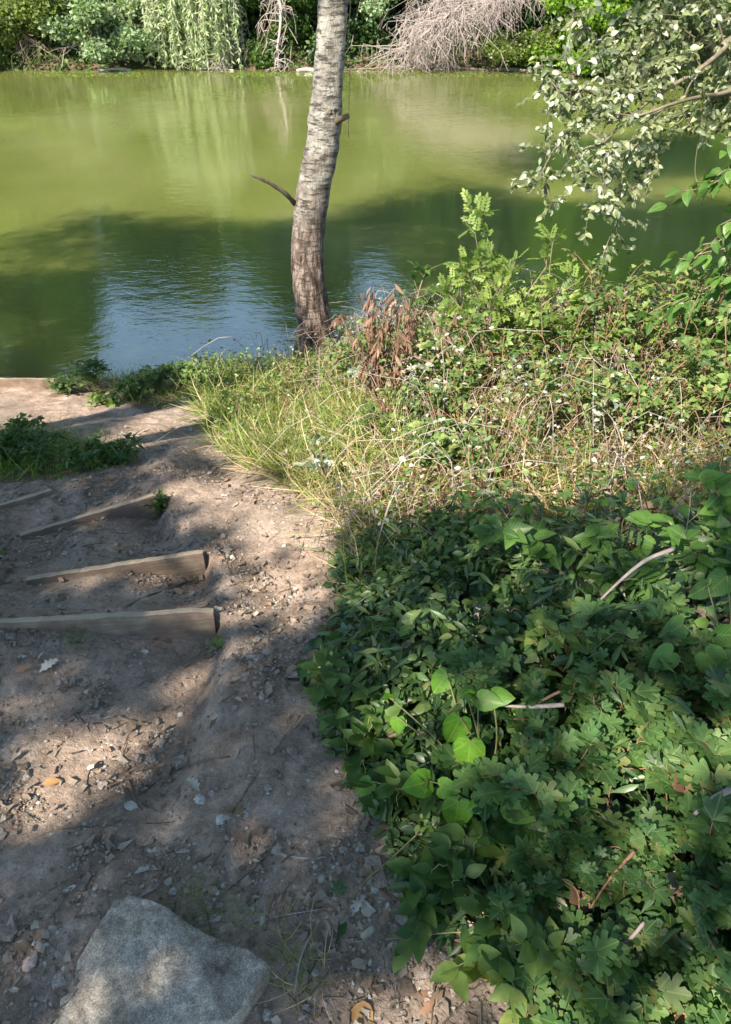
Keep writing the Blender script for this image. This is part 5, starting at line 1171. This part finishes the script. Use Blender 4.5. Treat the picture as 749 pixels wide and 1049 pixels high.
for a in [(40, 690, .065, 'pale_dead', OAK, 'pale grey oak leaf lying in front of the first step board', .8), (45, 805, .045, 'orange_dead', OVATE, 'yellow-orange leaf on the sunlit patch', .3), (248, 838, .035, 'orange_dead', OVATE, 'orange leaf right of the long twig', 2.0), (212, 690, .035, 'olive_dead', OVATE, 'olive brown leaf below the end of the first board', .1),
          (390, 833, .045, 'brown_dead', ROUND, 'reddish-brown leaf tucked under the ivy edge', -.6), (365, 1030, .05, 'orange_dead', ROUND, 'orange-brown leaf at the bottom of the path', -1.0), (428, 1040, .05, 'brown_dead', ROUND, 'brown rounded leaf in the sunlit patch at the bottom', 1), (205, 812, .05, 'pale_dead', OAK, 'white lacy dead leaf beside the long twig', 2.4), (180, 875, .04, 'pale_dead', LANCE, 'narrow silvery leaf in the shade', .2),
          (108, 1020, .04, 'pale_dead', OAK, 'grey dead leaf against the left side of the rock', -1.2), (360, 940, .05, 'pale_dead', OAK, 'grey dead oak leaf by the dry stalks', 1.0), (85, 1030, .035, 'pale_dead', OVATE, 'small grey leaf in the lower left', 2.0), (160, 650, .04, 'brown_dead', OVATE, 'brown leaf leaning on the first board', 1.5), (15, 690, .05, 'brown_dead', OAK, 'brown crumpled leaf at the left border', .4), (512, 1000, .045, 'brown_dead', ROUND, 'brown leaf at the foot of the bright shoot', .3),
          (128, 825, .045, 'pale_dead', OVATE, 'grey curled leaf beside the forked twig', -.4), (335, 915, .03, 'pale_dead', DIAM, 'small pale leaf in the lower path', .5)]:
    leaf1(a[0], a[1], a[2], M[a[3]], a[4], a[5], a[6])
for (u, v, s, lab, mt) in [(345, 920, .035, 'green ivy leaf lying on the path beside the dry stalks', 'ivy'), (348, 965, .035, 'green leaf beside the thin grass tuft', 'weed')]:
    leaf1(u, v, s, M[mt], IVY if mt == 'ivy' else OVATE, lab, 1.2, .02)
def twig(pts, r, label, mat='twig', lift=None, cat_='twig'):
    P = []
    for q in pts:
        g = G(q[0], q[1]); g[2] += r*.8+(q[2] if len(q) > 2 else 0); P.append(g)
    l = smoothline(P, 6*len(P)); l = l+rng.normal(0, r*.25, l.shape)
    V, T = tube(l, np.linspace(r, r*.6, len(l)), 6, .2, int(pts[0][0])); tag(mk('twig', V, T, M[mat]), label, cat_, 'twigs on the ground')
twig([(308, 738, .02), (280, 772), (255, 806), (236, 838)], .0035, 'long straight twig leading from the ivy down the path')
twig([(236, 776), (205, 782, .008), (180, 790), (152, 808), (142, 815)], .003, 'dark wavy twig across the middle of the path', 'bark')
twig([(232, 862), (218, 888), (210, 905)], .0025, 'thin twig above the big rock'); twig([(118, 735), (140, 741), (152, 743)], .006, 'short thick twig high on the path'); twig([(75, 726), (88, 745), (92, 752)], .0035, 'short dark twig left of the thick one')
twig([(132, 800), (140, 822), (146, 830)], .004, 'forked dark twig beside the sunlit patch', 'bark'); twig([(283, 876), (312, 880), (334, 879)], .0045, 'pale broken twig in the lower path', 'dead_twig'); twig([(140, 706), (205, 702), (232, 700)], .0018, 'thin straw-like twig under the first board')
twig([(200, 595), (150, 612), (130, 622)], .004, 'twig lying on the tread between the first and second boards', 'bark'); twig([(72, 585), (92, 570)], .004, 'pale short stick behind the second board', 'dead_twig'); twig([(235, 590), (255, 586), (268, 588)], .004, 'knobbly root piece on the worn slope beside the boards')
twig([(260, 945), (300, 938, .006), (340, 930)], .0018, 'thin dry stalk right of the rock', 'dead_twig'); twig([(275, 968), (310, 955, .01), (350, 948)], .0018, 'thin bent stalk crossing the lower path'); twig([(330, 940), (310, 985, .03), (300, 1030)], .0015, 'dry grass stalk running down beside the rock', 'dead_twig'); twig([(65, 1049), (80, 1015), (95, 1000)], .004, 'dark twig leaning on the left side of the rock', 'bark')
twig([(0, 966), (30, 948)], .006, 'brown root piece at the left border', 'bark'); twig([(10, 870), (60, 850), (100, 846)], .0022, 'thin twig left of centre in the sun'); twig([(225, 655), (262, 660, .004)], .003, 'small root at the end of the first board')
def high_twig(pts, r, label, mat, name='bare_stick', cat_='stick', grp='bare sticks in the bank cover'):
    l = smoothline([onmound(u, v, e) for u, v, e in pts], 20); V, T = tube(l, np.linspace(r, r*.5, 20), 6, .15, 3); tag(mk(name, V, T, M[mat]), label, cat_, grp)
high_twig([(690, 562, .16), (660, 575, .12), (630, 600, .05), (600, 630, .0)], .006, 'bleached bare stick in front of the straw on the right', 'dead_twig')
high_twig([(578, 722, .05), (540, 724, .06), (505, 722, .04)], .006, 'pale cut twig lying level beside the heart-shaped leaves', 'dead_twig')
high_twig([(574, 708, .07), (555, 718, .06), (540, 728, .03)], .004, 'reddish twig forking from the pale cut one', 'redstem')
high_twig([(650, 872, .08), (625, 900, .05), (605, 930, .03)], .004, 'brown bare twig slanting through the ivy', 'redstem'); high_twig([(749, 808, .08), (725, 822, .07), (700, 845, .04)], .007, 'pale brown branch at the right border in the ivy', 'dead_twig'); high_twig([(660, 945, .05), (640, 965, .05), (600, 975, .03), (590, 960, .04)], .004, 'bare twig lying over the lower ivy', 'dead_twig')
high_twig([(592, 980, .05), (540, 968, .06), (480, 955, .06), (395, 962, .03)], .0022, 'long thin green runner reaching out over the path', 'stem', 'runner', 'runner', 'green runners at the edge of the ivy'); high_twig([(430, 852, .05), (400, 880, .05), (372, 905, .03), (350, 940, .01)], .002, 'thin green runner hanging down towards the dry stalks', 'stem', 'runner', 'runner', 'green runners at the edge of the ivy')
for (u, v, s, lab) in [(735, 765, .07, 'curled brown dead leaf caught at the right border'), (690, 800, .06, 'crumpled brown leaf between maple seedlings'), (725, 990, .08, 'large crumpled brown leaf low at the right border'), (690, 1040, .05, 'reddish dead leaf at the bottom right'), (585, 915, .05, 'rust-coloured dead leaf under the veined ivy'), (640, 975, .04, 'pale brown dead leaf hanging in the lower maple')]:
    p = onmound(u, v, .03); V, T, L = inst(ROUND, [p, p+np.array([.01, 0, .01])], [[.6, -.5, -.3], [-.3, -.5, .3]], [[-.2, -.5, .8], [.5, -.4, .7]], [s, s*.8]); tag(mk('fallen_leaf', V, T, M['brown_dead'], None, {'lf': L}), lab, 'leaf', 'dead leaves in the ivy bank')
